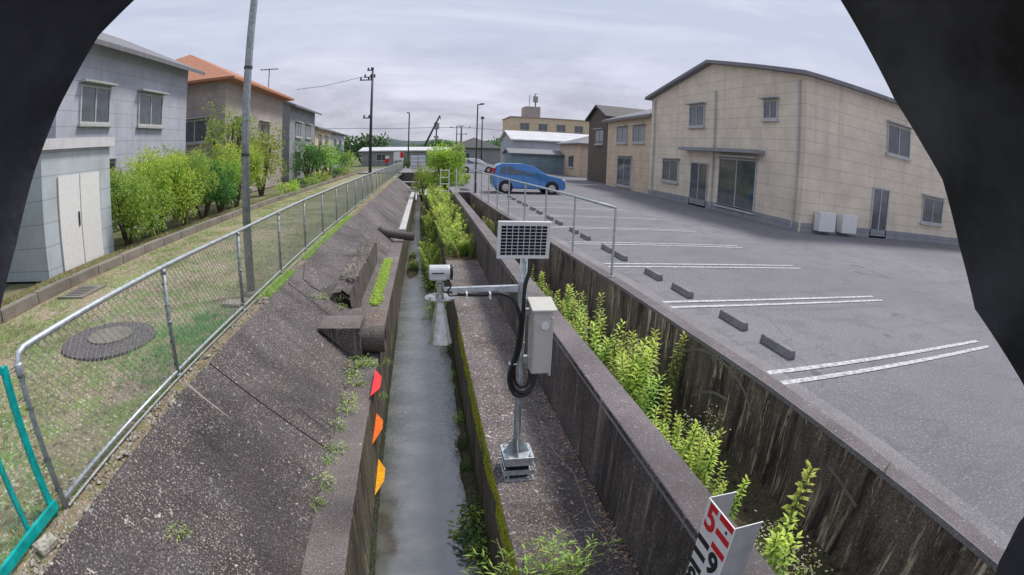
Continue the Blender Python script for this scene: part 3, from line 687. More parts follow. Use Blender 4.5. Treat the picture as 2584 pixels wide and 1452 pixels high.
m = MB(); bar(m, (gx - 0.02, 1.69, PATH + 0.02), (gx - 0.02, 1.69, Z(-0.94)), 0.018); bar(m, (gx - 0.02, 0.6, PATH + 0.02), (gx - 0.02, 0.6, Z(-0.94)), 0.018); m.split('inner_post', M['green'], gf)
m = MB()
for k in range(46):
    y = 1.92 - k * 0.062
    pts = [(gx + 0.015 + 0.004 * math.sin(j * 1.57), y + 0.013 * (-1) ** (j + k), PATH + 0.09 + j * 0.043) for j in range(20)]
    m.tube(pts, 0.0024, 3, cap=False)
m.build('net', M['greenwire'], gf)
m = MB()
for z in (0.1, 0.3, 0.52, 0.72, 0.9):
    m.tube([(gx + 0.02, 1.985, PATH + z), (gx + 0.035, 2.02, PATH + z), (gx + 0.05, 2.085, PATH + z + 0.01), (gx + 0.03, 2.05, PATH + z + 0.02), (gx + 0.0, 1.96, PATH + z + 0.005)], 0.003, 4)
m.split('tie', M['darkmetal'], gf)

# ---------------- utility pole behind the mesh fence
up = empty('utility_pole', (-2.46, 6.95, PATH), 'tall slim galvanised steel pole with bands standing close behind the mesh fence', 'utility pole')
MB().lathe([(0.062, 0), (0.055, 2.5), (0.050, 5.4), (0.048, 7.0)], (-2.46, 6.95, PATH), 18).build('shaft', M['oldgalv'], up, smooth=True)
m = MB()
for z in (1.9, 3.1, 4.35, 4.55, 4.95, 5.3): m.lathe([(0.060, z), (0.062, z + 0.01), (0.062, z + 0.035), (0.058, z + 0.045)], (-2.46, 6.95, PATH), 16)
m.split('band', M['darkmetal'], up)
m = MB()
for z in (4.36, 4.96): m.box(-2.46 + 0.04, -2.46 + 0.11, 6.93, 6.97, PATH + z, PATH + z + 0.03)
m.split('bracket', M['darkmetal'], up)
MB().lathe([(0.14, -0.02), (0.13, 0.03), (0.08, 0.05)], (-2.46, 6.95, PATH), 14).build('footing', M['curb'], up)
tag(MB().prism([(-2.72, 6.35, PATH), (-2.42, 6.3, PATH), (-2.40, 6.5, PATH), (-2.68, 6.58, PATH)], (0, 0, 0.035)).build('paving_slab', M['stone'], bevel=0.008), 'broken pale slab lying at the foot of the slim steel pole', 'slab')

# ---------------- water level mast
PX, PY = 0.778, 3.98
mast = empty('water_level_mast', (PX, PY, LEDGE), 'galvanised mast on the bench with solar panel, grey cabinet and horn sensor', 'gauge mast')
MB().lathe([(0.0302, Z(-2.54)), (0.0302, Z(-1.9)), (0.0300, Z(-0.66))], (PX, PY, 0), 20).build('pole', M['galv'], mast, smooth=True)
m = MB(); zb = Z(-2.55)
m.box(0.652, 0.922, 3.855, 4.115, zb, zb + 0.012); m.build('base_plate', M['galv'], mast, bevel=0.003)
m = MB()
for dx, dy in ((1, 0), (-1, 0), (0, 1), (0, -1)):
    a = Vector((PX + dx * 0.03, PY + dy * 0.03, zb + 0.012)); t = Vector((-dy, dx, 0)) * 0.0035
    m.prism([a - t, a + Vector((dx, dy, 0)) * 0.085 - t, a + Vector((dx, dy, 0)) * 0.085 - t + Vector((0, 0, 0.012)), a - t + Vector((0, 0, 0.135))], t * 2)
m.split('gusset', M['galv'], mast)
m = MB()
for dx in (-0.1, 0.1):
    for dy in (-0.095, 0.095): m.lathe([(0.013, 0.0), (0.013, 0.014), (0.006, 0.016), (0.006, 0.03)], (PX + 0.01 + dx, PY + dy, zb + 0.012), 6)
m.split('bolt', M['galv'], mast)
m = MB()
m.box(0.665, 0.910, 3.862, 3.87, zb - 0.075, zb - 0.002); m.box(0.665, 0.910, 4.10, 4.108, zb - 0.075, zb - 0.002)
m.box(0.665, 0.672, 3.87, 4.10, zb - 0.075, zb - 0.002); m.box(0.903, 0.910, 3.87, 4.10, zb - 0.075, zb - 0.002)
m.split('riser', M['galv'], mast)
m = MB()
m.box(0.645, 0.930, 3.835, 3.845, LEDGE + 0.045, LEDGE + 0.095); m.box(0.645, 0.930, 4.115, 4.125, LEDGE + 0.045, LEDGE + 0.095)
for yy in (3.85, 4.10): m.tube([(0.64, yy, LEDGE + 0.07), (0.94, yy, LEDGE + 0.07)], 0.007, 8)
for xx in (0.655, 0.92): m.tube([(xx, 3.81, LEDGE + 0.13), (xx, 4.14, LEDGE + 0.13)], 0.006, 8); m.tube([(xx, 3.81, LEDGE + 0.055), (xx, 4.14, LEDGE + 0.055)], 0.006, 8)
m.box(0.655, 0.92, 3.80, 3.84, LEDGE + 0.0, LEDGE + 0.012); m.box(0.655, 0.67, 3.84, 4.13, LEDGE + 0.0, LEDGE + 0.012); m.box(0.905, 0.92, 3.84, 4.13, LEDGE + 0.0, LEDGE + 0.012)
for xx in (0.69, 0.885):
    m.tube([(xx, 3.825, LEDGE), (xx, 3.825, LEDGE + 0.10)], 0.008, 8); m.tube([(xx, 4.12, LEDGE), (xx, 4.12, LEDGE + 0.10)], 0.008, 8)
m.split('clamp_frame', M['galv'], mast)
m = MB(); m.box(0.70, 0.88, 3.88, 4.09, LEDGE, zb - 0.075); m.build('packing_block', M['ink'], mast)
# sensor arm
za = Z(-1.045)
MB().prism([(0.745, PY - 0.02, za - 0.022), (0.155, PY - 0.02, za - 0.008), (0.155, PY - 0.02, za + 0.018), (0.745, PY - 0.02, za + 0.035)], (0, 0.04, 0)).build('arm', M['galv'], mast, bevel=0.003)
MB().lathe([(0.036, -0.10), (0.036, 0.06)], (PX, PY, za), 18).build('arm_collar', M['galv'], mast, smooth=False)
# radar sensor with horn
SX = 0.125
rs = MB().lathe([(0.034, Z(-1.10)), (0.034, Z(-1.075)), (0.024, Z(-1.07)), (0.024, Z(-1.03)), (0.033, Z(-1.027)), (0.033, Z(-0.99)), (0.026, Z(-0.985)), (0.026, Z(-0.96))], (SX, PY, 0), 18).build('sensor_neck', M['alu'], mast)
m = MB(); m.tube([(SX - 0.085, PY, Z(-0.905)), (SX - 0.08, PY, Z(-0.905)), (SX + 0.075, PY, Z(-0.905)), (SX + 0.08, PY, Z(-0.905))], [0.050, 0.058, 0.058, 0.052], 24)
m.build('sensor_head', M['headgrey'], mast, smooth=False, bevel=0.004)
MB().prism([(SX - 0.082, PY - 0.055, Z(-0.96)), (SX + 0.055, PY - 0.055, Z(-0.96)), (SX + 0.055, PY + 0.055, Z(-0.96)), (SX - 0.082, PY + 0.055, Z(-0.96))], (0, 0, 0.075)).build('sensor_housing', M['headgrey'], rs, bevel=0.012)
MB().box(SX - 0.06, SX + 0.03, PY - 0.0605, PY - 0.056, Z(-0.905), Z(-0.897)).build('slot_line', M['ink'], rs)
MB().tube([(SX + 0.081, PY, Z(-0.905)), (SX + 0.10, PY, Z(-0.905))], 0.060, 24).build('end_cap', M['black'], rs)
m = MB()
for k in range(8):
    t = k * math.pi / 4 + 0.3; m.tube([(SX + 0.10, PY + 0.05 * math.cos(t), Z(-0.905) + 0.05 * math.sin(t)), (SX + 0.107, PY + 0.05 * math.cos(t), Z(-0.905) + 0.05 * math.sin(t))], 0.006, 6)
m.split('screw', M['galv'], rs)
MB().lathe([(0.118, Z(-1.112)), (0.120, Z(-1.110)), (0.120, Z(-1.102)), (0.04, Z(-1.100))], (SX, PY, 0), 48).build('flange_disc', M['alu'], mast)
m = MB()
for k in range(4):
    t = k * math.pi / 2 + 0.5; m.lathe([(0.009, Z(-1.101)), (0.009, Z(-1.09))], (SX + 0.09 * math.cos(t), PY + 0.09 * math.sin(t), 0), 6)
m.split('flange_bolt', M['galv'], mast)
MB().lathe([(0.028, Z(-1.112)), (0.033, Z(-1.13)), (0.093, Z(-1.472)), (0.095, Z(-1.478)), (0.091, Z(-1.479)), (0.03, Z(-1.15))], (SX, PY, 0), 40).build('horn', M['alu'], mast, smooth=True)
# solar panel, tilted back a little and facing the camera
cx, cz = 0.757, Z(-0.640)
ctr = Vector((cx, PY - 0.075, cz)); rot = Matrix.Rotation(R(8), 3, 'X') @ Matrix.Rotation(R(0), 3, 'Z')
def pl(x, z, d): return ctr + rot @ Vector((x, d, z))
def pbox(m, x0, x1, z0, z1, d0, d1):
    b = len(m.v)
    for d in (d0, d1):
        for x, z in ((x0, z0), (x1, z0), (x1, z1), (x0, z1)): m.v.append(tuple(pl(x, z, d)))
    m.f += [tuple(b + i for i in q) for q in ((0, 1, 2, 3), (7, 6, 5, 4), (0, 4, 5, 1), (1, 5, 6, 2), (2, 6, 7, 3), (3, 7, 4, 0))]
W2, H2 = 0.202, 0.146
m = MB(); pbox(m, -W2, W2, -H2, H2, -0.008, 0.014); sp = m.build('solar_panel', M['white'], mast, bevel=0.002)
m = MB(); pbox(m, -W2, -W2 + 0.014, -H2, H2, -0.012, -0.0085); pbox(m, W2 - 0.014, W2, -H2, H2, -0.012, -0.0085); pbox(m, -W2 + 0.0145, W2 - 0.0145, H2 - 0.014, H2, -0.012, -0.0085); pbox(m, -W2 + 0.0145, W2 - 0.0145, -H2, -H2 + 0.014, -0.012, -0.0085)
m.build('panel_frame', M['white'], sp)
m = MB()
for i in range(8):
    for j in range(9):
        x0 = -0.177 + i * 0.0446; z0 = -0.117 + j * 0.0262
        pbox(m, x0, x0 + 0.0385, z0, z0 + 0.0205, -0.0105, -0.0085)
m.build('cells', M['cell'], sp)
m = MB(); m.prism([(PX - 0.03, PY - 0.062, Z(-0.72)), (PX + 0.03, PY - 0.062, Z(-0.72)), (PX + 0.03, PY - 0.062, Z(-0.56)), (PX - 0.03, PY - 0.062, Z(-0.56))], (0, 0.06, 0)).build('panel_bracket', M['galv'], mast)
# cabinet
bx0, bx1, by0, by1, bz0, bz1 = 0.838, 0.990, 3.80, 3.98, Z(-1.700), Z(-1.175)
cab = MB().box(bx0, bx1, by0, by1, bz0, bz1).build('cabinet', M['boxgrey'], mast, bevel=0.004)
MB().prism([(bx0 - 0.02, by0 - 0.035, bz1 + 0.002), (bx1 + 0.025, by0 - 0.035, bz1 + 0.002), (bx1 + 0.025, by0 - 0.035, bz1 + 0.018), (bx0 - 0.02, by0 - 0.035, bz1 + 0.018)], (0, by1 - by0 + 0.05, 0.045)).build('roof_lid', M['boxgrey'], cab, bevel=0.003)
MB().box(bx0 + 0.006, bx1 - 0.004, by0 - 0.012, by0 - 0.001, bz0 + 0.01, bz1 - 0.07).build('door', M['boxgrey'], cab, bevel=0.003)
MB().box(bx1 - 0.012, bx1 + 0.004, by0 - 0.016, by0 - 0.002, bz0 - 0.015, bz1 - 0.05).build('door_edge', M['boxgrey'], cab, bevel=0.002)
MB().lathe([(0.034, 0.001), (0.034, -0.012), (0.030, -0.018), (0.004, -0.019)], ((bx0 + bx1) / 2 + 0.012, by0 - 0.012, bz1 - 0.115), 8, 'Y').build('lock_cover', M['white'], cab)
m = MB()
for k in range(14): m.tube([(bx0 - 0.004, by0 + 0.02, bz0 + 0.05 + k * 0.034), (bx0 - 0.004, by0 + 0.02, bz0 + 0.066 + k * 0.034)], 0.005, 6)
m.split('hinge', M['galv'], cab)
m = MB(); m.box(PX + 0.02, bx0 - 0.002, PY - 0.02, PY + 0.02, bz1 - 0.08, bz1 - 0.03).box(PX + 0.02, bx0 - 0.002, PY - 0.02, PY + 0.02, bz0 + 0.04, bz0 + 0.09)
for zz in (bz1 - 0.055, bz0 + 0.065, Z(-1.5)): m.lathe([(0.034, -0.012), (0.034, 0.012)], (PX, PY, zz), 18)
m.split('strap', M['galv'], mast)
# cables
def smooth(p, n=7):
    p = [Vector(q) for q in p]; out = []
    for i in range(len(p) - 1):
        a = p[max(i - 1, 0)]; b = p[i]; c = p[i + 1]; d = p[min(i + 2, len(p) - 1)]
        for k in range(n):
            t = k / n; out.append(0.5 * ((2 * b) + (c - a) * t + (2 * a - 5 * b + 4 * c - d) * t * t + (-a + 3 * b - 3 * c + d) * t ** 3))
    out.append(p[-1]); return out
yc = PY - 0.06
for path, r in (([(0.84, yc + 0.02, Z(-0.78)), (0.815, yc, Z(-0.88)), (0.785, yc, Z(-1.0)), (0.778, yc, Z(-1.15)), (0.775, yc, Z(-1.35)), (0.755, yc, Z(-1.55)), (0.715, yc, Z(-1.68)), (0.700, yc, Z(-1.80)), (0.745, yc, Z(-1.90)), (0.81, yc, Z(-1.92)), (0.875, yc, Z(-1.87)), (0.90, yc + 0.02, Z(-1.80)), (0.905, yc + 0.05, Z(-1.70))], 0.0155),
                ([(0.26, yc + 0.03, Z(-1.075)), (0.45, yc + 0.03, Z(-1.08)), (0.60, yc + 0.02, Z(-1.07)), (0.70, yc, Z(-1.12)), (0.748, yc - 0.01, Z(-1.25)), (0.745, yc - 0.01, Z(-1.4)), (0.728, yc - 0.01, Z(-1.55)), (0.685, yc - 0.02, Z(-1.70)), (0.68, yc - 0.02, Z(-1.82)), (0.73, yc - 0.02, Z(-1.925)), (0.80, yc - 0.02, Z(-1.94)), (0.86, yc - 0.01, Z(-1.90)), (0.885, yc + 0.02, Z(-1.82)), (0.885, yc + 0.05, Z(-1.70))], 0.0145),
                ([(0.752, yc + 0.012, Z(-1.45)), (0.74, yc + 0.012, Z(-1.58)), (0.725, yc + 0.012, Z(-1.7)), (0.73, yc + 0.01, Z(-1.8)), (0.76, yc + 0.01, Z(-1.86)), (0.81, yc + 0.01, Z(-1.87)), (0.85, yc + 0.02, Z(-1.83)), (0.865, yc + 0.06, Z(-1.70))], 0.0135),
                ([(SX + 0.06, PY - 0.02, Z(-0.96)), (SX + 0.085, PY - 0.04, Z(-1.0)), (SX + 0.06, PY - 0.04, Z(-1.05)), (SX + 0.08, PY - 0.03, Z(-1.085)), (SX + 0.15, PY - 0.03, Z(-1.08))], 0.006)):
    MB().tube(smooth(path), r, 10).build('cable', M['black'], mast, smooth=True)
m = MB()
for (x, z) in ((0.33, Z(-1.075)), (0.51, Z(-1.078)), (0.71, Z(-1.65))): m.box(x - 0.006, x + 0.006, yc - 0.03, yc + 0.05, z - 0.024, z + 0.024) if z > Z(-1.3) else m.box(x - 0.035, x + 0.03, yc - 0.026, yc + 0.02, z - 0.004, z + 0.004)
m.split('cable_tie', M['white'], mast)

# ---------------- staff gauge: steel channel with painted scale
GX, GA, GB, GT, GB0 = 1.266, 1.707, 1.446, Z(-1.467), Z(-2.74)
sg = empty('staff_gauge', (1.36, 1.58, LEDGE), 'white water level staff with red and black bars and digits, fixed to the parapet wall', 'staff gauge')
t = 0.006
MB().box(GX, GX + t, GB, GA, GB0, GT).build('scale_face', M['white'], sg)
MB().box(GX + t, 1.418, GB, GB + t, GB0, GT).box(GX + t, 1.418, GA - t, GA, GB0, GT).split('side_flange', M['staffback'], sg)
MB().box(GX + t, 1.425, GB + 0.0005, GB + t - 0.0005, GT, GT + 0.003).box(GX + t, 1.425, GA - t + 0.0005, GA - 0.0005, GT, GT + 0.003).split('flange_edge', M['white'], sg)
def bars(m, ya, yb, zs):
    for z in zs: m.box(GX - 0.0015, GX - 0.0003, yb, ya, Z(z - 0.035), Z(z))
m = MB(); bars(m, 1.578, 1.452, (-1.469, -1.554, -1.641)); m.split('red_bar', M['red'], sg)
m = MB(); bars(m, 1.706, 1.588, (-1.684, -1.771, -1.857)); bars(m, 1.578, 1.452, (-1.90, -1.986, -2.07)); bars(m, 1.706, 1.588, (-2.116, -2.2, -2.29)); bars(m, 1.578, 1.452, (-2.33, -2.42, -2.5)); m.split('black_bar', M['ink'], sg)
def glyph(ch, yl, zb_, h, mat, wscale=1.0):
    cu = bpy.data.curves.new('digit', 'FONT'); cu.body = ch; cu.size = h / 0.69; cu.extrude = 0.0006; cu.offset = 0.006
    tmp = bpy.data.objects.new('digit_tmp', cu); COL.objects.link(tmp)
    dg_ = bpy.context.evaluated_depsgraph_get(); me = bpy.data.meshes.new_from_object(tmp.evaluated_get(dg_))
    bpy.data.objects.remove(tmp)
    me.materials.clear(); me.materials.append(M[mat])
    o = bpy.data.objects.new('digit', me); COL.objects.link(o); o.parent = sg
    mw_ = Matrix(((0, 0, -1, GX - 0.0012), (-1 * wscale, 0, 0, yl), (0, 1, 0, zb_), (0, 0, 0, 1)))
    o.matrix_basis = Matrix.Translation(-sg.location) @ mw_
    return o
glyph('5', 1.694, Z(-1.618), 0.140, 'red', 1.05)
glyph('9', 1.572, Z(-1.812), 0.120, 'ink', 1.1)
glyph('8', 1.705, Z(-2.025), 0.120, 'ink', 1.1)
glyph('7', 1.560, Z(-2.225), 0.10, 'ink', 1.05)
glyph('6', 1.690, Z(-2.44), 0.10, 'ink', 1.05)
MB().lathe([(0.009, -0.0022), (0.009, -0.0012)], (GX, 1.497, Z(-1.528)), 14, 'X').build('bolt_hole', M['ink'], sg)

# ---------------- steel railing on the retaining wall
def wx(y):
    for (ya, xa), (yb, xb) in zip(ow[:-1], ow[1:]):
        if ya <= y <= yb: return xa + (xb - xa) * (y - ya) / (yb - ya)
    return ow[-1][1]
rl = empty('railing', (3.05, 8.0, TOP), 'plain galvanised post and rail handrail on top of the retaining wall', 'railing')
ry = [8.02, 10.09, 12.25, 14.3, 16.35, 18.35, 20.5, 22.6, 25.2]
prm = MB().lathe([(0.021, 0), (0.021, 1.13)], (0, 0, 0), 10).lathe([(0.045, 0.0), (0.045, 0.012)], (0, 0, 0), 10).mesh('post', M['galv'], False)
for y in ry:
    o = bpy.data.objects.new('post', prm); COL.objects.link(o); o.parent = rl; o.location = Vector((wx(y) + 0.09, y, TOP)) - rl.location
MB().tube([(wx(y) + 0.09, y, TOP + 1.14) for y in ry], 0.024, 10).build('top_rail', M['galv'], rl, smooth=True)
MB().tube([(wx(y) + 0.09, y, TOP + 0.62) for y in ry[4:]], 0.014, 8).build('middle_rail', M['galv'], rl, smooth=True)

gt = empty('hand_gate', (1.2, 26.3, LEDGE), 'small pale tubular ladder gate at the end of the parapet wall among the leaves', 'gate')
m = MB()
for x, z0, z1 in ((0.80, -2.7, -0.74), (1.23, -2.7, -0.76), (1.59, -1.93, -0.74)): m.tube([(x, 26.25, Z(z0)), (x, 26.25, Z(z1))], 0.025, 8)
m.split('upright', M['white'], gt)
m = MB()
for z in (-0.82, -1.18, -1.50, -1.85): m.tube([(0.80, 26.25, Z(z)), (1.23, 26.25, Z(z))], 0.02, 8)
m.split('rung', M['white'], gt)

def street_lamp(loc, h, arm, label, r=0.04):
    t_ = empty('street_lamp', loc, label, 'street lamp')
    x, y, z = loc
    MB().lathe([(r * 1.5, 0), (r * 1.4, 0.6), (r, 0.65), (r * 0.75, h)], loc, 12).build('pole', M['darkmetal'], t_, smooth=False)
    MB().tube([(x, y, z + h - 0.02), (x + arm, y, z + h + 0.02)], r * 0.7, 8).build('arm', M['darkmetal'], t_)
    MB().box(x + arm * 0.45, x + arm * 1.15, y - 0.07, y + 0.07, z + h, z + h + 0.06).build('lamp_head', M['darkmetal'], t_, bevel=0.01)
    return t_
street_lamp((2.52, 26.0, LOT), 4.42, 0.28, 'dark slim street lamp with a short arm beside the parking lot railing')
street_lamp((-2.15, 70, 2.1), 7.4, -0.3, 'far dark lamp post left of the crane', 0.10)
street_lamp((4.6, 78, 2.0), 6.2, 1.0, 'small far lamp post right of the antenna mast', 0.08)

# ------------------------------------------------------------------ buildings
def win(parent, face, a0, a1, z0, z1, c, frame=M['trim'], glass=M['glass'], name='window'):
    """a framed window on a wall plane: face 'x-','x+','y-' at coordinate c; a0..a1 along the wall"""
    fr, pn = MB(), MB(); w_ = 0.07
    def put(m, u0, u1, v0, v1, d0, d1):
        if face[0] == 'x':
            s_ = -1 if face[1] == '-' else 1; xs = sorted((c + s_ * d0, c + s_ * d1)); m.box(xs[0], xs[1], u0, u1, v0, v1)
        else:
            s_ = -1 if face[1] == '-' else 1; ys = sorted((c + s_ * d0, c + s_ * d1)); m.box(u0, u1, ys[0], ys[1], v0, v1)
    put(fr, a0, a1, z0, z0 + w_, 0.002, 0.06); put(fr, a0, a1, z1 - w_, z1, 0.002, 0.06)
    put(fr, a0, a0 + w_, z0 + w_, z1 - w_, 0.002, 0.06); put(fr, a1 - w_, a1, z0 + w_, z1 - w_, 0.002, 0.06)
    mid = (a0 + a1) / 2; put(fr, mid - 0.03, mid + 0.03, z0 + w_, z1 - w_, 0.002, 0.055)
    put(pn, a0 + w_, mid - 0.03, z0 + w_, z1 - w_, 0.004, 0.03); put(pn, mid + 0.03, a1 - w_, z0 + w_, z1 - w_, 0.004, 0.03)
    f = fr.build(name, frame, parent); pn.build('pane', glass, f)
    if name == 'window': sl_ = MB(); put(sl_, a0 - 0.08, a1 + 0.08, z0 - 0.09, z0 - 0.002, 0.002, 0.13); sl_.build('sill', M['trim'], f); hd_ = MB(); put(hd_, a0 - 0.1, a1 + 0.1, z1 + 0.06, z1 + 0.12, 0.002, 0.28); hd_.build('hood', M['trim'], f)
    return f
def house(name, label, x0, x1, y0, y1, z0, h, wallmat, roofmat, roof='gable', rise=1.6, axis='y', over=0.5, wins=(), cat='house'):
    b = empty(name, ((x0 + x1) / 2, (y0 + y1) / 2, z0), label, cat)
    m = MB().box(x0, x1, y0, y1, z0, z0 + h)
    r = MB(); zt = z0 + h
    if roof == 'gable':
        if axis == 'y':
            xm = (x0 + x1) / 2; sl = rise / (xm - x0)
            m.prism([(x0, y0, zt), (x1, y0, zt), (xm, y0, zt + rise)], (0, y1 - y0, 0))
            for sg_, xe in ((-1, x0 - over), (1, x1 + over)):
                ze = zt - sl * over
                r.prism([(xe, y0 - over, ze + 0.01), (xm, y0 - over, zt + rise + 0.01), (xm, y0 - over, zt + rise + 0.17), (xe, y0 - over, ze + 0.17)], (0, y1 - y0 + 2 * over, 0))
        else:
            ym = (y0 + y1) / 2; sl = rise / (ym - y0)
            m.prism([(x0, y0, zt), (x0, y1, zt), (x0, ym, zt + rise)], (x1 - x0, 0, 0))
            for ye in (y0 - over, y1 + over):
                ze = zt - sl * over
                r.prism([(x0 - over, ye, ze + 0.01), (x0 - over, ym, zt + rise + 0.01), (x0 - over, ym, zt + rise + 0.17), (x0 - over, ye, ze + 0.17)], (x1 - x0 + 2 * over, 0, 0))
    elif roof == 'hip':
        X0, X1, Y0_, Y1_ = x0 - over, x1 + over, y0 - over, y1 + over; d = min(X1 - X0, Y1_ - Y0_) / 2
        q = [(X0, Y0_, zt + .01), (X1, Y0_, zt + .01), (X1, Y1_, zt + .01), (X0, Y1_, zt + .01)]
        if (X1 - X0) > (Y1_ - Y0_): ra, rb = (X0 + d, (Y0_ + Y1_) / 2, zt + rise), (X1 - d, (Y0_ + Y1_) / 2, zt + rise); r.poly([q[0], q[1], rb, ra]).poly([q[1], q[2], rb]).poly([q[2], q[3], ra, rb]).poly([q[3], q[0], ra])
        else: ra, rb = ((X0 + X1) / 2, Y0_ + d, zt + rise), ((X0 + X1) / 2, Y1_ - d, zt + rise); r.poly([q[0], q[1], ra]).poly([q[1], q[2], rb, ra]).poly([q[2], q[3], rb]).poly([q[3], q[0], ra, rb])
        r.poly(q[::-1]); r.box(X0, X1, Y0_, Y1_, zt - 0.12, zt + 0.008)
    else:
        r.box(x0 - over, x1 + over, y0 - over, y1 + over, zt + 0.002, zt + 0.22)
    m.build('wall', wallmat, b); r.build('roof', roofmat, b)
    for (face, a0, a1, za_, zb__, nm) in wins:
        c = {'x-': x0, 'x+': x1, 'y-': y0}[face]
        win(b, face, a0, a1, z0 + za_, z0 + zb__, c, name=nm or 'window')
    return b
# the beige two storey building across the parking lot
bb = house('beige_building', 'large beige two storey building with a low gable across the parking lot', 13.25, 34, 15.2, 29.5, LOT, 5.85, M['siding_beige'], M['roof_grey'], 'gable', 1.25, 'x', 0.35,
           wins=[('x-', 22.4, 24.2, 0.0, 2.2, 'door'), ('x-', 18.3, 21.4, 0.3, 2.5, None), ('x-', 25.6, 27.6, 1.0, 2.2, None), ('x-', 23.0, 24.6, 4.0, 5.1, None), ('x-', 17.0, 18.0, 4.2, 5.0, None),
                 ('y-', 18.2, 20.0, 3.6, 4.9, None), ('y-', 17.4, 18.6, 0.0, 2.1, 'door'), ('y-', 21.4, 23.4, 0.9, 2.1, None)], cat='building')
MB().box(12.75, 13.24, 17.8, 24.8, LOT + 2.75, LOT + 2.9).build('awning', M['siding_grey'], bb)
MB().box(13.19, 13.247, 15.3, 29.4, LOT, LOT + 0.35).box(13.3, 33.9, 15.14, 15.197, LOT, LOT + 0.35).build('plinth', M['siding_grey'], bb)
for yy in (15.6, 21.9, 28.9): MB().tube([(13.17, yy, LOT + 0.1), (13.17, yy, LOT + 5.7)], 0.045, 8).build('downpipe', M['trim'], bb)
for k in range(2): MB().box(13.9 + 1.3 * k, 14.8 + 1.3 * k, 14.75, 15.12, LOT + 0.12, LOT + 0.85).build('air_unit', M['white'], bb, bevel=0.02)
house('beige_annex', 'orange beige annex with a grey tiled roof adjoining the far side of the beige building', 13.5, 28, 29.9, 38.0, LOT, 4.9, M['siding_cream'], M['roof_grey'], 'gable', 2.3, 'y', 0.4, wins=[('x-', 31, 33, 3.2, 4.3, None), ('x-', 34, 36, 3.2, 4.3, None), ('x-', 33, 35.6, 0.2, 2.2, None)], cat='building')
house('brown_house', 'narrow dark brown house wall beyond the orange beige annex', 14.2, 22, 40, 45, LOT, 5.4, M['siding_brown'], M['roof_dark'], 'gable', 1.0, 'x', 0.3, wins=[('x-', 41, 43, 3.2, 4.4, None)])
house('orange_beige_house', 'small orange beige house beyond the parking lot left of the brown house', 15.5, 24, 52, 60, 2.0, 3.6, M['siding_cream'], M['roof_grey'], 'hip', 1.5, wins=[('x-', 54, 56, 1, 2.2, None)])
house('white_hall', 'wide pale building with a light roof far behind the blue car', 12, 30, 72, 84, 2.0, 4.2, M['siding_white'], M['roof_white'], 'gable', 1.4, 'x', 0.4, wins=[('y-', 14, 17, 1, 2.4, None), ('y-', 19, 22, 1, 2.4, None), ('y-', 24, 27, 1, 2.4, None)], cat='hall')
house('teal_shed', 'low grey blue storage building beyond the parking lot behind the blue car', 9.5, 15.5, 58, 63, 2.0, 2.2, wallm('blue_grey_panel', (0.22, 0.30, 0.34)), M['roof_grey'], 'gable', 0.5, 'x', 0.3, cat='shed')
# left bank houses
house('grey_house', 'large light grey two storey house closest on the left, grey tiled gable roof', -19.5, -10.6, 12.2, 21.6, 2.1, 6.1, M['siding_white'], M['roof_grey'], 'gable', 2.1, 'y', 0.6,
      wins=[('x+', 13.4, 15.2, 3.5, 4.7, None), ('x+', 17.2, 19.2, 3.5, 4.7, None), ('x+', 13.6, 15.6, 0.4, 2.3, None), ('x+', 17.8, 19.8, 0.9, 2.1, None), ('y-', -13.2, -11.6, 3.5, 4.7, None), ('y-', -17.5, -15.5, 3.5, 4.7, None), ('y-', -13.6, -11.8, 0.9, 2.2, None)])
house('dark_roofed_house', 'grey green walled house with a dark tiled roof at the far left', -26, -14.5, 1.5, 9.5, 2.1, 4.4, wallm('grey_green_render', (0.24, 0.27, 0.25)), M['roof_dark'], 'hip', 1.9, wins=[('x+', 3, 5, 0.6, 2.3, None), ('x+', 6.2, 8.2, 0.6, 2.3, None), ('x+', 4.5, 6.5, 3.0, 4.0, None)])
house('orange_roofed_house', 'pinkish house with a terracotta tile roof behind the slim steel pole', -19.5, -10.4, 26.0, 37.5, 2.1, 6.2, M['siding_pink'], M['roof_orange'], 'hip', 2.6, over=0.7,
      wins=[('x+', 27.5, 29.5, 3.0, 4.2, None), ('x+', 32, 34.2, 3.0, 4.2, None), ('x+', 28, 30.5, 0.3, 2.2, None), ('y-', -13, -11.4, 3.0, 4.2, None), ('y-', -17, -15, 3.0, 4.2, None)])
ah = house('antenna_house', 'grey beige house with a dark edged roof and a roof aerial beyond the terracotta roof', -20, -11.0, 42, 52, 2.1, 6.2, M['siding_grey'], M['roof_grey'], 'gable', 1.9, 'y', 0.6, wins=[('x+', 44, 46, 3.6, 4.8, None), ('x+', 48, 50, 3.6, 4.8, None), ('x+', 44, 46, 0.6, 2.2, None)])
house('cream_house', 'small cream and pink house far along the left bank', -22, -12.0, 57, 67, 2.1, 5.0, M['siding_cream'], M['roof_grey'], 'gable', 1.7, 'y', 0.5, wins=[('x+', 59, 61, 3, 4.2, None), ('x+', 63, 65, 3, 4.2, None), ('x+', 60, 62.5, 0.6, 2.2, None)])
house('white_far_house', 'pale far house at the end of the left row', -22, -13.5, 76, 88, 2.1, 5.2, M['siding_white'], M['roof_dark'], 'hip', 1.7, wins=[('x+', 78, 80, 3, 4.2, None), ('x+', 83, 85, 3, 4.2, None)])
sh = house('garden_shed', 'pale blue grey garden shed at the left edge of the path', -10.0, -7.7, 8.35, 11.1, 2.1, 2.55, M['shedwhite'], M['roof_white'], 'flat', over=0.10, cat='shed')
MB().box(-7.69, -7.655, 8.9, 9.7, 2.15, 4.1).build('door', M['white'], sh); MB().box(-7.69, -7.655, 9.74, 10.54, 2.15, 4.1).build('door', M['white'], sh)
MB().box(-7.652, -7.63, 9.60, 9.64, 3.0, 3.3).build('handle', M['ink'], sh)
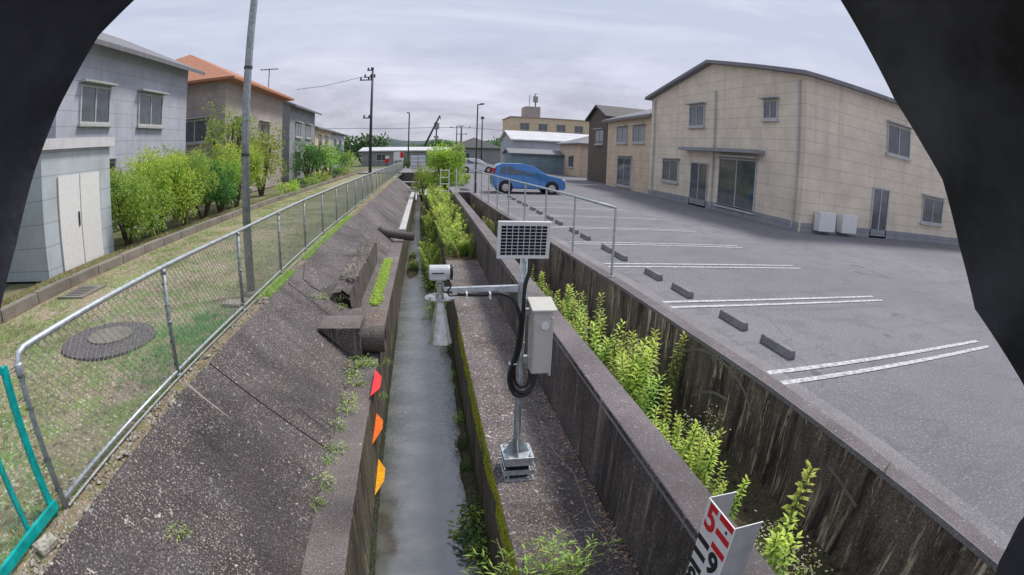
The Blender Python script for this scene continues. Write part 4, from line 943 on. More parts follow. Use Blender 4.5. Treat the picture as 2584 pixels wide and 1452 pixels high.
ae = empty('roof_aerial', (-14.5, 47, 9.9), 'thin roof aerial standing above the grey beige house', 'aerial')
MB().tube([(-14.5, 47, 9.7), (-14.5, 47, 12.3)], 0.04, 6).build('mast', M['darkmetal'], ae)
m = MB().tube([(-15.4, 47, 12.25), (-13.6, 46.8, 12.15)], 0.04, 5)
for k in range(6): m.tube([(-15.3 + k * 0.32, 46.6, 12.2), (-15.3 + k * 0.32, 47.4, 12.2)], 0.02, 4)
m.build('elements', M['darkmetal'], ae)

# far skyline
cb = house('cream_block', 'far cream apartment block with a small roof hut and a roof antenna', 22.5, 60, 140, 155, 2.0, 12.4, M['siding_cream'], M['siding_pink'], 'flat', over=0.3, wins=[('y-', 25 + 5 * k, 27.5 + 5 * k, 9.0, 10.8, None) for k in range(6)], cat='building')
MB().box(26.5, 30.6, 141, 147, 14.6, 17.6).build('roof_hut', M['siding_pink'], cb)
an = MB().tube([(29.6, 143, 17.6), (29.6, 143, 21.5)], 0.16, 8).build('antenna', M['darkmetal'], cb)
MB().lathe([(0.55, 0), (0.7, 0.3), (0.7, 1.7), (0.4, 2.0)], (29.6, 143, 19.0), 10).build('antenna_drum', M['oldgalv'], an)
MB().tube([(27.9, 143, 17.6), (27.9, 143, 21.0)], 0.08, 6).build('antenna', M['darkmetal'], cb)
house('long_white_roof', 'long low building with a white roof at the far end of the channel', -10.5, 4.0, 88, 100, 2.0, 2.5, M['siding_grey'], M['roof_white'], 'gable', 0.6, 'x', 0.5, wins=[('y-', -8 + 3 * k, -6.2 + 3 * k, 0.9, 2.0, None) for k in range(4)], cat='building')
house('grey_gabled_barn', 'grey hip roofed building on the far right of the bush', 4.6, 13.5, 94, 104, 2.0, 3.2, M['siding_grey'], M['roof_dark'], 'hip', 2.0, wins=[('y-', 6, 8, 1, 2.2, None)], cat='building')
for i, (x0, x1, y, h, rf, wl) in enumerate(((-75, -60, 30, 5.5, 'roof_grey', 'siding_white'), (-62, -48, 48, 5.6, 'roof_dark', 'siding_cream'), (-46, -34, 60, 5.2, 'roof_grey', 'siding_grey'), (-34, -26, 84, 5.2, 'roof_orange', 'siding_white'), (40, 55, 40, 6, 'roof_grey', 'siding_white'), (60, 76, 30, 5.6, 'roof_dark', 'siding_cream'), (44, 60, 62, 5.6, 'roof_grey', 'siding_pink'))):
    house('distant_house', ['white house in the far left row', 'cream house with a dark roof far left', 'grey house far left behind the gardens', 'white house with an orange roof far left', 'white house behind the beige building', 'cream house at the far right', 'pinkish house far behind the beige building'][i], x0, x1, y, y + 10, 2.0, h, M[wl], M[rf], 'hip', 1.8, wins=[('y-', x0 + 2, x0 + 4, 3.4, 4.6, None), ('y-', x0 + 7, x0 + 9, 3.4, 4.6, None), ('y-', x0 + 2, x0 + 4.5, 0.6, 2.2, None)])
# wooded hills
m = MB(); nn = 120
for j in range(9):
    for i in range(nn + 1):
        x = -1400 + 2800 * i / nn
        r_ = 24 + 20 * mnoise.noise(Vector((x * 0.006, 0.3, 1))) + 9 * mnoise.noise(Vector((x * 0.02, 2, 1))) + (6 if x > 0 else 0)
        k = math.sin(math.pi * j / 8); m.v.append((x, 800 + j * 60 + 25 * mnoise.noise(Vector((x * .01, j, 2))), 2 + max(6, r_ + 3) * k * (1 + 0.1 * mnoise.noise(Vector((x * .03, j, 7))))))
for j in range(8):
    for i in range(nn): a = j * (nn + 1) + i; m.f.append((a, a + 1, a + nn + 2, a + nn + 1))
struct('hills', m, M['hill'])

def crossarm_pole(loc, h, label, arms, r=0.14, cat='utility pole'):
    t_ = empty('power_pole', loc, label, cat); x, y, z = loc
    MB().lathe([(r, 0), (r * 0.65, h)], loc, 10).build('pole', M['darkmetal'], t_, smooth=True)
    for (dz, l0, l1) in arms:
        a_ = MB().box(x - l0, x + l1, y - 0.05, y + 0.05, z + dz, z + dz + 0.09).build('crossarm', M['darkmetal'], t_)
        for q in (x - l0 + 0.1, x + (l1 - l0) / 2 * 0.6, x + l1 - 0.1): MB().lathe([(0.05, 0.09), (0.08, 0.2), (0.05, 0.3)], (q, y, z + dz), 8).build('insulator', M['ink'], a_)
    return t_
crossarm_pole((-4.62, 45, 2.1), 9.25, 'tall dark power pole rising beyond the left houses', [(9.15, 0.5, 0.1), (8.55, 0.75, 0.25), (8.3, 1.1, 0.0), (5.0, 0.7, 0.1)])
crossarm_pole((6.4, 60, 2.0), 6.4, 'plain short dark pole right of the slim street lamp', [(6.1, 0.2, 0.2)], 0.10)
crossarm_pole((6.1, 90, 2.0), 6.7, 'far power pole with a wide crossarm over the grey building', [(6.5, 1.9, 1.5), (5.4, 0.9, 0.9)], 0.2)
tag(MB().tube([(-11.5, 46, 10.0), (-9, 45.8, 10.15), (-7, 45.3, 10.45), (-5.4, 45, 10.75)], 0.018, 4).build('overhead_cable', M['darkmetal']), 'thin overhead cable from the left houses to the tall dark power pole', 'cable')
tag(MB().tube([(-30, 92, 9.2), (-15, 91, 8.6), (-5, 90, 8.35), (4.6, 90, 8.6)], 0.035, 4).build('overhead_cable', M['darkmetal']), 'far overhead cable running left from the far power pole', 'cable')
tag(MB().tube([(7.4, 90, 8.6), (16, 91, 8.2), (30, 92, 8.3), (50, 93, 9.0)], 0.035, 4).build('overhead_cable', M['darkmetal']), 'far overhead cable running right from the far power pole', 'cable')
cr = empty('mobile_crane', (-1.0, 120, 2.0), 'distant dark slanting crane boom above the white roof', 'crane')
MB().tube([(-0.9, 120, 4.0), (3.15, 120, 12.7)], [0.32, 0.2], 6).build('boom', M['darkmetal'], cr)
MB().box(-3.2, -0.2, 118.6, 121.4, 2.6, 4.4).build('cab', M['siding_grey'], cr, bevel=0.1); MB().tube([(3.2, 120, 12.8), (3.35, 120, 11.9)], 0.09, 5).build('hook', M['darkmetal'], cr)
am = empty('antenna_mast', (3.15, 150, 2.0), 'far lattice antenna mast with a drum of aerials behind the crane', 'mast')
MB().tube([(3.15, 150, 2.0), (3.15, 150, 13.4)], 0.22, 6).build('pole', M['darkmetal'], am)
MB().lathe([(0.5, 9.0), (0.75, 9.2), (0.75, 10.9), (0.5, 11.1)], (3.15, 150, 2.0), 10).build('aerial_drum', M['oldgalv'], am)
MB().lathe([(0.7, 6.5), (0.7, 7.1)], (3.15, 150, 2.0), 10).build('platform', M['oldgalv'], am)

# far street: sign board, van, roadside gates
sb = empty('shop_sign', (-3.0, 60, 2.0), 'white and red sign board on posts at the far end of the path', 'sign')
MB().box(-3.5, -2.35, 60, 60.15, 3.3, 4.25).build('board', M['white'], sb); MB().box(-2.75, -2.36, 59.97, 59.995, 3.6, 4.22).build('red_panel', M['red'], sb)
for x in (-3.4, -2.95, -2.45): MB().tube([(x, 60.08, 2.1), (x, 60.08, 4.5 if x == -2.95 else 3.35)], 0.05, 6).build('post', M['white'], sb)
sb2 = empty('road_sign', (-4.1, 58, 2.0), 'small red and white sign left of the larger sign board', 'sign')
MB().tube([(-4.1, 58, 2.1), (-4.1, 58, 3.9)], 0.04, 6).build('post', M['darkmetal'], sb2); MB().box(-4.35, -3.85, 57.93, 57.96, 3.1, 3.5).build('plate', M['red'], sb2); MB().box(-4.3, -3.9, 57.93, 57.96, 3.52, 3.85).build('plate', M['white'], sb2)
for k, x in enumerate((-1.62, -0.72)):
    g = empty('panel_gate', (x, 62, 2.0), ['left pale blue steel panel gate at the end of the channel', 'right pale blue steel panel gate at the end of the channel'][k], 'gate')
    MB().box(x, x + 0.82, 62, 62.05, 2.2, 3.9).build('panel', M['shedwhite'], g)
    for j in range(4): MB().box(x - 0.01, x + 0.83, 61.96, 61.995, 2.3 + j * 0.45, 2.42 + j * 0.45).build('rib', M['white'], g)

# ------------------------------------------------------------------ vehicles
def car(name, label, loc, rz, paint, L=3.7, Wd=1.6, Ht=1.5, group=None):
    """side profile extruded across; front towards +x (local)"""
    t_ = empty(name, loc, label, 'car', group)
    P = [(0.02, 0.42), (0.0, 0.75), (0.06, 1.02), (0.20, Ht - 0.10), (0.42, Ht), (1.55, Ht + 0.01), (2.05, Ht - 0.10), (2.72, 0.98), (3.45, 0.84), (3.66, 0.66), (L, 0.42), (L - 0.06, 0.24), (0.1, 0.24)]
    def sect(y, inset, top_in): return [(x, (y if z < 1.0 else y * (1 - top_in)), z) for x, z in P]
    m = MB(); hw = Wd / 2; rings = [(-hw, 0.13), (-hw + 0.06, 0.15), (hw - 0.06, 0.15), (hw, 0.13)]
    n_ = len(P)
    for (y, ti) in rings: m.v += [tuple(v) for v in sect(y, 0, ti)]
    for r_ in range(3):
        for i in range(n_): a = r_ * n_ + i; b = r_ * n_ + (i + 1) % n_; m.f.append((a, b, b + n_, a + n_))
    m.f.append(tuple(range(n_))[::-1]); m.f.append(tuple(range(3 * n_, 4 * n_)))
    body = m.build('body', paint, None, bevel=0.03); body.parent = t_
    def loc_part(mb, nm, mat, par=t_, **k): o = mb.build(nm, mat, None, **k); o.parent = par; return o
    for sgn in (-1, 1):
        yy = sgn * (hw * 0.87 + 0.004); q = lambda x, z: (x, sgn * hw * (0.87 + 0.11 * (1 - min(1, (z - 0.95) / 0.45))) + sgn * 0.006, z)
        loc_part(MB().poly([q(0.32, 1.0), q(0.62, 0.97), q(0.66, Ht - 0.14), q(0.42, Ht - 0.16)]), 'window', M['glass'])
        loc_part(MB().poly([q(0.72, 0.97), q(1.45, 0.96), q(1.45, Ht - 0.12), q(0.76, Ht - 0.13)]), 'window', M['glass'])
        loc_part(MB().poly([q(1.53, 0.96), q(2.45, 0.98), q(2.02, Ht - 0.16), q(1.53, Ht - 0.12)]), 'window', M['glass'])
        for x in (0.62, 2.98):
            wl = loc_part(MB().lathe([(0.29, -0.09), (0.30, -0.05), (0.30, 0.05), (0.29, 0.09)], (x, sgn * (hw - 0.075), 0.30), 26, 'Y'), 'wheel', M['tyre'])
            loc_part(MB().lathe([(0.19, sgn * 0.085), (0.19, sgn * 0.095), (0.05, sgn * 0.10)], (x, sgn * (hw - 0.075), 0.30), 18, 'Y'), 'rim', M['alu'], wl)
            loc_part(MB().lathe([(0.36, 0), (0.355, 0.004 * sgn)], (x, sgn * (hw + 0.002), 0.31), 26, 'Y'), 'wheel_arch', M['ink'])
            for p_ in (wl,): p_.location.y += sgn * 0.02
        loc_part(MB().box(1.485, 1.495, sgn * (hw + 0.001) - 0.002, sgn * (hw + 0.001) + 0.002, 0.30, 0.93).box(2.36, 2.37, sgn * (hw + 0.001) - 0.002, sgn * (hw + 0.001) + 0.002, 0.42, 0.93).box(0.9, 2.6, sgn * (hw + 0.001) - 0.002, sgn * (hw + 0.001) + 0.002, 0.28, 0.29), 'door_seam', M['ink'])
        loc_part(MB().box(-0.02, 0.10, sgn * (hw - 0.16) - 0.05, sgn * (hw - 0.16) + 0.05, 1.0, 1.26), 'tail_lamp', M['lampred'], bevel=0.01)
        loc_part(MB().box(L - 0.16, L + 0.0, sgn * (hw - 0.22) - 0.14, sgn * (hw - 0.22) + 0.14, 0.62, 0.76), 'headlight', M['white'], bevel=0.01)
        loc_part(MB().box(2.2, 2.34, sgn * (hw + 0.09) - 0.06, sgn * (hw + 0.09) + 0.06, 0.98, 1.1), 'mirror', paint, bevel=0.02)
    loc_part(MB().poly([(0.055, -hw * .75, 1.05), (0.055, hw * .75, 1.05), (0.175, hw * .7, Ht - 0.13), (0.175, -hw * .7, Ht - 0.13)][::-1]), 'rear_window', M['glass']).location.x = -0.02
    loc_part(MB().poly([(2.66, -hw * .78, 1.03), (2.66, hw * .78, 1.03), (2.12, hw * .72, Ht - 0.12), (2.12, -hw * .72, Ht - 0.12)]), 'windscreen', M['glass']).location = (0.03, 0, 0.02)
    t_.rotation_euler = (0, 0, rz)
    return t_
car('parked_car', 'blue hatchback parked beyond the railing, red tail lamps toward the channel', (3.42, 26.9, LOT), 0, M['bluecar'])
car('parked_car', 'white hatchback parked far along the parking lot beyond the blue car', (3.6, 55, LOT), 0.0, M['whitecar'])

# ------------------------------------------------------------------ vegetation
def crown_mesh(rx, ry, rz_, n, ls, seed, name, mat, clumps=18, flat=0.0):
    """leaves gathered in clumps through an uneven ellipsoid volume"""
    r_ = random.Random(seed); m = tip_mb(); cs = []
    for i in range(clumps):
        t_ = r_.random() * 6.283; ph = r_.uniform(-0.5, 1.0); rr = 0.35 + 0.65 * r_.random() ** 0.5
        c = Vector((rx * rr * math.cos(t_) * math.cos(ph), ry * rr * math.sin(t_) * math.cos(ph), rz_ + rz_ * 0.92 * rr * math.sin(ph)))
        cs.append((c, r_.uniform(0.22, 0.42)))
    for i in range(n):
        c, cr_ = cs[r_.randrange(clumps)]
        d = Vector((r_.gauss(0, 1), r_.gauss(0, 1), r_.gauss(0, 1))); d.normalize(); q = r_.random() ** 0.45
        p = c + Vector((d.x * rx, d.y * ry, d.z * rz_)) * cr_ * q
        if p.z < 0.02: p.z = 0.02 + 0.1 * r_.random() * rz_
        out = (d + Vector((0, 0, 0.35))).normalized(); sd_ = out.cross(Vector((r_.gauss(0, 1), r_.gauss(0, 1), r_.gauss(0, 1)))).normalized()
        lz = ls * r_.uniform(0.6, 1.3)
        m.leaf(p, out, sd_, lz, lz * 0.48, r_.uniform(0.0, 0.8), max(0, min(1, (0.5 * q + 0.6 * max(0, d.z)) * r_.uniform(0.3, 1.1))))  # upper and outer leaves take more of the paler tip colour
    return m.mesh(name, mat)
def link(name, me, parent=None, loc=(0, 0, 0)):
    o = bpy.data.objects.new(name, me); COL.objects.link(o); o.location = loc
    if parent is not None: o.parent = parent
    return o
def shrub(name, label, cat, loc, r3, n, ls, seed, mat=None, group=None, trunk=True, clumps=18):
    t_ = empty(name, loc, label, cat, group)
    link('crown', crown_mesh(*r3, n, ls, seed, 'crown', mat or M['dkleaf'], clumps), t_)
    if trunk:
        m = MB(); r_ = random.Random(seed)
        for k in range(5):
            a = r_.random() * 6.283; m.tube([(0.03 * math.cos(a), 0.03 * math.sin(a), -0.05), (r3[0] * .3 * math.cos(a), r3[1] * .3 * math.sin(a), r3[2] * .7), (r3[0] * .6 * math.cos(a), r3[1] * .6 * math.sin(a), r3[2] * 1.4)], [0.05 * r3[2], 0.035 * r3[2], 0.012 * r3[2]], 6)
        o = link('trunk', m.mesh('trunk', M['bark']), t_)
    return t_
# the bright bush in the channel strip
shrub('bright_bush', 'tall bright green bush standing in the overgrown strip behind the white hand gate', 'bush', (1.25, 32.5, LEDGE - 0.1), (1.2, 1.1, 1.85), 5600, 0.15, 5, M['bushleaf'], clumps=34)
shrub('bright_bush', 'yellow green bush at the left side of the overgrown strip before the far beam', 'bush', (-0.15, 38.0, LEDGE - 0.6), (0.7, 1.2, 1.3), 2200, 0.13, 6, M['bushleaf'], clumps=20)
shrub('bright_bush', 'lower bright green bush leaning over the right side behind the hand gate', 'bush', (1.9, 34.0, LOT - 0.3), (0.9, 1.0, 0.65), 1500, 0.13, 9, M['bushleaf'], clumps=16)
hedges = [(-7.9, 12.2, 1.0, .95, 1.05), (-7.9, 13.9, 1.0, 1.0, 1.1), (-7.9, 15.7, 1.0, 1.0, 1.0), (-7.9, 17.5, 1.05, 1.0, 1.05), (-8.0, 19.4, 1.0, 1.0, .95), (-8.0, 21.3, 1.0, 1.0, 1.1)]
for i, (x, y, a, b, c) in enumerate(hedges):
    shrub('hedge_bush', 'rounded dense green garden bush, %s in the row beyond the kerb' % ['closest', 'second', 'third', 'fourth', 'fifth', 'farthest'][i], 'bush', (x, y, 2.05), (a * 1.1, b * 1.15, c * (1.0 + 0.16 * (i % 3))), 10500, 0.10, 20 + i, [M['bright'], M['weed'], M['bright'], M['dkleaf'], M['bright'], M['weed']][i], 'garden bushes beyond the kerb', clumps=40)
for i, (x, y, a, c) in enumerate(((-9.3, 23.4, 1.5, 2.6), (-8.8, 27.5, 1.3, 1.9), (-9.0, 40, 1.5, 1.7), (-9.0, 45, 1.6, 1.6), (-9.3, 51, 1.7, 1.7), (-9, 57, 1.5, 1.3))):
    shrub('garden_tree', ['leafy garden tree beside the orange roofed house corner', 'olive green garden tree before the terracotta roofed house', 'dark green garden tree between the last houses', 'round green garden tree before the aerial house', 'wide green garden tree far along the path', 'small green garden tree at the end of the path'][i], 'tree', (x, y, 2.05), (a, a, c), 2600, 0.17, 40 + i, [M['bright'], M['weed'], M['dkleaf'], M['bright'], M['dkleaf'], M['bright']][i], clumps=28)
for i, (x, y) in enumerate(((-6.75, 25.5), (-6.9, 28.5), (-7.2, 33), (-7.3, 37.5), (-7.4, 43), (-7.4, 48.5))):
    shrub('low_shrub', 'low leafy garden shrub, %s of the row by the far kerb' % ['first', 'second', 'third', 'fourth', 'fifth', 'last'][i], 'shrub', (x, y, 2.1), (0.55, 0.9, 0.42), 750, 0.10, 60 + i, [M['weed'], M['dkleaf'], M['bright']][i % 3], 'low shrubs along the kerb')
for i, (x, y, a, c) in enumerate(((-8.0, 4.4, 0.8, 0.9), (-8.3, 6.4, 1.1, 1.2), (-8.6, 2.4, 1.2, 1.6))):
    shrub('hedge_bush', ['small dark bush at the left edge before the shed', 'dark green bush right beside the shed', 'tall dark green bush at the far left edge'][i], 'bush', (x, y, 2.05), (a, a, c), 1900, 0.10, 80 + i, M['dkleaf'], clumps=20)
for i, (x, y, a, c) in enumerate(((-30, 110, 8, 4), (-14, 118, 7, 3.4), (2, 122, 5, 2.6), (16, 118, 7, 3.2), (36, 112, 9, 4))):
    shrub('distant_tree', 'dark distant tree, %s from the left beyond the far roofs' % ['first', 'second', 'third', 'fourth', 'fifth'][i], 'tree', (x, y, 1.8), (a, 3, c), 1500, 0.9, 90 + i, M['dkleaf'], clumps=24)
for i, x in enumerate((-2.6, -0.9, 0.8)):
    shrub('roadside_bush', 'dark clipped bush, %s of three behind the pale panel gates' % ['left', 'middle', 'right'][i], 'bush', (x, 66, 2.0), (0.9, 0.7, 0.95), 500, 0.2, 100 + i, M['dkleaf'])

# tall weeds: stem with whorls of narrow drooping leaves
def weed_proto(seed, h, nleaf, ll, mat, flowers=False, lean=0.08, wd=0.16, droop=0.9):
    r_ = random.Random(seed); t_ = empty('tall_weed', (0, 0, -50))
    st_m = MB(); lf = tip_mb(); fl = MB()
    stems = r_.choice((2, 3)) if not flowers else 4
    for s_ in range(stems):
        a0 = r_.random() * 6.28; hh = h * r_.uniform(0.72, 1.0); bx, by = 0.05 * math.cos(a0), 0.05 * math.sin(a0); lx, ly = lean * math.cos(a0) * hh * 1.6, lean * math.sin(a0) * hh * 1.6
        def at_(t): return Vector((bx + lx * t * t, by + ly * t * t, hh * t))
        st_m.tube([at_(0), at_(.5), at_(1)], [0.006, 0.005, 0.003], 5)
        for i in range(nleaf):
            t = 0.12 + 0.88 * (i / nleaf) ** 0.8; a = i * 2.4 + r_.uniform(-.4, .4); d = Vector((math.cos(a), math.sin(a), 0.15 + 0.9 * t ** 4)); sd_ = Vector((-math.sin(a), math.cos(a), 0))
            L_ = ll * (1.05 - 0.35 * t) * r_.uniform(0.75, 1.2)
            lf.leaf(at_(t), d, sd_, L_, L_ * wd * r_.uniform(.8, 1.3), droop * (1.1 - 0.8 * t), max(0, min(1, (t - 0.35) * 1.5 * r_.uniform(.6, 1.1))))
        if flowers:
            for i in range(9):
                p = at_(0.7 + 0.3 * r_.random()) + Vector((r_.gauss(0, .05), r_.gauss(0, .05), r_.uniform(0, .09)))
                for k in range(6):
                    b = k * 1.047; c_ = Vector((math.cos(b), math.sin(b), 0.15)) * 0.010
                    fl.poly([p, p + c_ + Vector((0.003, 0, 0)), p + c_ * 1.1, p + c_ - Vector((0.003, 0, 0))])
    link('stem', st_m.mesh('stem', M['stem']), t_); link('leaves', lf.mesh('leaves', mat), t_)
    if flowers: link('blossom', fl.mesh('blossom', M['petal']), t_)
    return t_
protos = [weed_proto(1, 0.95, 58, 0.13, M['weed'], wd=.27), weed_proto(2, 0.85, 54, 0.125, M['bright'], wd=.27), weed_proto(3, 1.0, 60, 0.135, M['weed'], wd=.27), weed_proto(4, 0.7, 44, 0.12, M['weed'], wd=.27)]
bushy = [weed_proto(5, 0.8, 80, 0.13, M['bushleaf'], wd=.36, lean=.16), weed_proto(6, 0.9, 84, 0.12, M['weed'], wd=.34, lean=.2), weed_proto(7, 0.75, 76, 0.12, M['bushleaf'], wd=.36, lean=.22)]
fprotos = [weed_proto(11, 0.75, 22, 0.07, M['bright'], True, 0.2), weed_proto(12, 0.6, 20, 0.06, M['weed'], True, 0.25)]
used = set()
def plant(pool, x, y, z, s, label, group):
    p = rnd.choice(pool); rz = rnd.random() * 6.283
    if p.name not in used:
        used.add(p.name); o = p; o.location = (x, y, z); o.rotation_euler = (0, 0, rz); o.scale = (s,) * 3
    else: o = dup(p, (x, y, z), rz, s)
    tag(o, label, 'weed', group); return o
DZ = LEDGE - 0.12
def clump(n, x0, x1, ya, yb, s0, s1, label, group, pool=protos, z=DZ):
    pool = pool or bushy
    for _ in range(n): plant(pool, rnd.uniform(x0, x1), rnd.uniform(ya, yb), z, rnd.uniform(s0, s1), label, group)
gA = 'tall yellow green weeds in the ditch between the two walls'; lA = 'tall yellow green weed with drooping narrow leaves growing between the parapet and the retaining wall'
clump(17, 1.95, 2.45, 6.2, 7.9, 0.85, 1.08, 'tall yellow green weed in the ditch clump just right of the grey cabinet', 'weeds: ditch clump just right of the grey cabinet')
clump(20, 2.1, 2.8, 4.5, 5.9, 0.95, 1.12, 'tall yellow green weed in the tallest ditch clump in the middle of the ditch', 'weeds: middle of the ditch')
clump(22, 1.85, 2.5, 3.2, 4.5, 0.6, 0.85, 'lower green weed in the ditch clump sloping down toward the staff gauge', 'weeds: ditch clump sloping down toward the staff gauge')
clump(4, 1.95, 2.3, 2.7, 3.1, 0.4, 0.7, 'small single weed rosette in the ditch between the big clump and the staff gauge', 'weeds: ditch between the big clump and the staff gauge')
clump(6, 1.85, 2.3, 8.7, 10.4, 0.7, 0.95, 'yellow green weed in the ditch clump just below the solar panel', 'weeds: ditch clump just below the solar panel')
clump(14, 1.8, 2.3, 13.5, 17.5, 0.7, 0.95, 'yellow green weed in the ditch clump left of the solar panel', 'weeds: ditch clump left of the solar panel')
clump(10, 1.8, 2.2, 18.5, 25, 0.5, 0.8, 'small weed in the dark far end of the ditch near the cross wall', 'weeds: dark far end of the ditch near the cross wall')
clump(3, 2.15, 2.35, 2.0, 2.3, 1.1, 1.25, 'tall leafy weed stalk standing alone against the retaining wall behind the staff gauge', 'weed stalks behind the staff gauge')
gF = 'weeds with tiny white flowers behind the staff gauge'; lF = 'straggling weed with tiny white flowers growing in the ditch behind the staff gauge'
clump(10, 1.85, 2.45, 1.45, 2.2, 0.7, 1.1, lF, gF, fprotos)
clump(3, 1.8, 2.1, 2.3, 2.9, 0.6, 0.8, lF, gF, fprotos)
clump(2, 2.45, 2.65, 3.9, 4.4, 0.9, 1.1, lF, gF, fprotos)
clump(34, 0.1, 0.55, 15.5, 30, 0.9, 1.5, 'green weed rooted in the silt and leaning over the far water', 'weeds leaning over the far water', None, 0.02)
clump(8, 1.85, 2.3, 1.35, 1.95, 0.7, 1.0, lF, gF, fprotos)
clump(4, 1.85, 2.1, 1.75, 2.25, 0.45, 0.6, 'broad leaved green weed in the ditch right behind the staff gauge top', 'broad leaved weeds behind the staff gauge', bushy)
gS = 'weeds crowding the overgrown strip beyond the bench'; lS = 'bright green weed in the crowded overgrown strip between the water and the parapet wall'
clump(30, 0.6, 1.34, 14.0, 17, 0.7, 1.0, 'bright green weed at the near end of the overgrown strip above the brown ones', 'weeds: bright green weed at the near end of the overgrown strip above the brown ones', bushy, z=LEDGE - .04)
clump(44, 0.5, 1.34, 17, 23, 0.8, 1.15, 'bright green weed in the dense middle of the overgrown strip', 'weeds: bright green weed in the dense middle of the overgrown strip', bushy, z=LEDGE - .04)
clump(40, 0.35, 1.3, 23, 31, 0.9, 1.35, 'tall bright weed in the far part of the overgrown strip before the hand gate', 'weeds: tall bright weed in the far part of the overgrown strip before the hand gate', bushy, z=LEDGE - .04)
clump(18, 0.0, 1.3, 33, 46, 0.9, 1.4, 'far green weed beyond the hand gate around the bright bush', 'weeds: far green weed beyond the hand gate around the bright bush', bushy, z=LEDGE - .3)
# brown dead weeds at the front of the strip
dry = weed_proto(21, 0.6, 34, 0.08, M['dryleaf'], False, 0.3); drys = [dry]
clump(40, 0.58, 1.36, 13.55, 18, 0.5, 1.0, 'brown withered weed at the front of the overgrown strip', 'withered weeds at the front of the strip', drys, LEDGE - .03)
# dark leafy plants on the silt at the water's edge
def leafy(seed, r, h, n, ls, mat, wd=0.42):
    r_ = random.Random(seed); t_ = empty('waterside_plant', (0, 0, -50)); lf = tip_mb(); st_m = MB()
    for i in range(n):
        a = r_.random() * 6.283; q = r_.random() ** .6; p = Vector((r * q * math.cos(a), r * q * math.sin(a), h * r_.random() * (1.1 - 0.5 * q)))
        d = Vector((math.cos(a), math.sin(a), r_.uniform(0, .6))); lf.leaf(p, d, Vector((-math.sin(a), math.cos(a), r_.uniform(-.3, .3))), ls * r_.uniform(.6, 1.3), ls * wd * r_.uniform(.7, 1.2), r_.uniform(.2, .9), r_.random() * p.z / h)
        if i % 6 == 0: st_m.tube([(0, 0, 0), tuple(p)], 0.003, 4)
    link('leaves', lf.mesh('leaves', mat), t_); link('stem', st_m.mesh('stem', M['stem']), t_); return t_
wp = [leafy(31, 0.16, 0.28, 130, 0.075, M['dkleaf']), leafy(32, 0.2, 0.25, 150, 0.06, M['weed']), leafy(33, 0.14, 0.2, 110, 0.06, M['bushleaf'])]
gW = 'leafy plants on the silt at the foot of the bench'; lW = 'dark leafy plant rooted in silt at the water edge under the bench'
for x, y, s_ in ((0.48, 4.35, 1.3), (0.46, 4.6, 1.3), (0.49, 4.85, 1.1), (0.5, 4.15, .9), (0.52, 5.9, .6), (0.5, 6.5, .7), (0.5, 7.3, .6), (0.52, 9.0, .6), (0.5, 10.4, .9), (0.5, 11.2, .9)): plant(wp, x, y, 0.03, s_, lW, gW)
for _ in range(34):
    y = rnd.uniform(11.5, 24); plant(wp, rnd.uniform(0.22, 0.52) - (y - 11) * 0.008, y, 0.03, rnd.uniform(1.3, 2.6), lW, gW)
for _ in range(7): plant(wp, rnd.uniform(-0.6, -0.3), rnd.uniform(17, 21.5), 0.06, rnd.uniform(.7, 1.3), 'small plant on the brown silt island in the water', 'plants on the silt island')
sp_ = [leafy(41, 0.10, 0.10, 46, 0.055, M['bright'], 0.25), leafy(42, 0.09, 0.12, 40, 0.05, M['weed'], 0.25)]
for x, y, s_ in ((-0.92, 6.45, 1.5), (-0.80, 6.6, 1.4), (-0.95, 6.2, 1.2), (-0.72, 6.5, 1.0), (-0.86, 5.9, 1.3), (-0.9, 5.45, 1.1), (-0.88, 5.2, 1.2), (-0.93, 4.85, .9), (-0.9, 4.4, 1.0), (-0.95, 4.2, .7), (-0.92, 3.8, 1.0), (-0.97, 3.5, .8), (-1.65, 2.35, .9), (-1.60, 8.0, 1.1), (-1.72, 7.75, .9), (-1.45, 8.35, 1.2), (-1.35, 8.15, 1.0), (-2.15, 6.6, .9), (-0.61, 7.6, .8), (-0.6, 6.4, .8)):
    z = LEDGE if x > -0.98 else (PATH - (x + 2.08) * -0.806 * -1 if False else PATH - (x + 2.08) * 0.806)
    if abs(x + 0.6) < 0.02: z = 0.9
    plant(sp_, x, y, z, s_, 'little green weed sprouting from the joint of the sloping bank', 'little weeds in the joints of the bank')
# bamboo-like plant at the lower middle
bm = empty('bamboo_grass', (0.62, 2.62, LEDGE), 'bright bamboo like grass sprawling over the moss at the near end of the bench', 'plant')
lf, sm_ = tip_mb(), MB(); r_ = random.Random(5)
for s_ in range(34):
    a = r_.uniform(-2.9, 0.6) if s_ % 3 else r_.uniform(0, 6.28); L_ = r_.uniform(.16, .46); ez = r_.uniform(.05, .30)
    bx = r_.uniform(-0.22, 0.42); pts_ = [Vector((bx, r_.uniform(-.25, .0), 0)) + Vector((math.cos(a) * L_ * t, (abs(math.sin(a)) * .5 + .2) * L_ * t, ez * math.sin(t * 2.2))) for t in (0, .25, .5, .75, 1)]
    sm_.tube(pts_, 0.0028, 4)
    for i in range(11):
        t = 0.2 + 0.8 * i / 11; k = min(3, int(t * 4)); p = pts_[k].lerp(pts_[k + 1], t * 4 - k); b = a + (1 if i % 2 else -1) * r_.uniform(.3, 1.0)
        lf.leaf(p, Vector((math.cos(b), abs(math.sin(b)) * .8, r_.uniform(.0, .5))), Vector((-math.sin(b), math.cos(b), 0)), r_.uniform(.06, .11), r_.uniform(.010, .016), r_.uniform(.2, .8), r_.random())
link('leaves', lf.mesh('leaves', M['bright']), bm); link('stem', sm_.mesh('stem', M['stem']), bm)

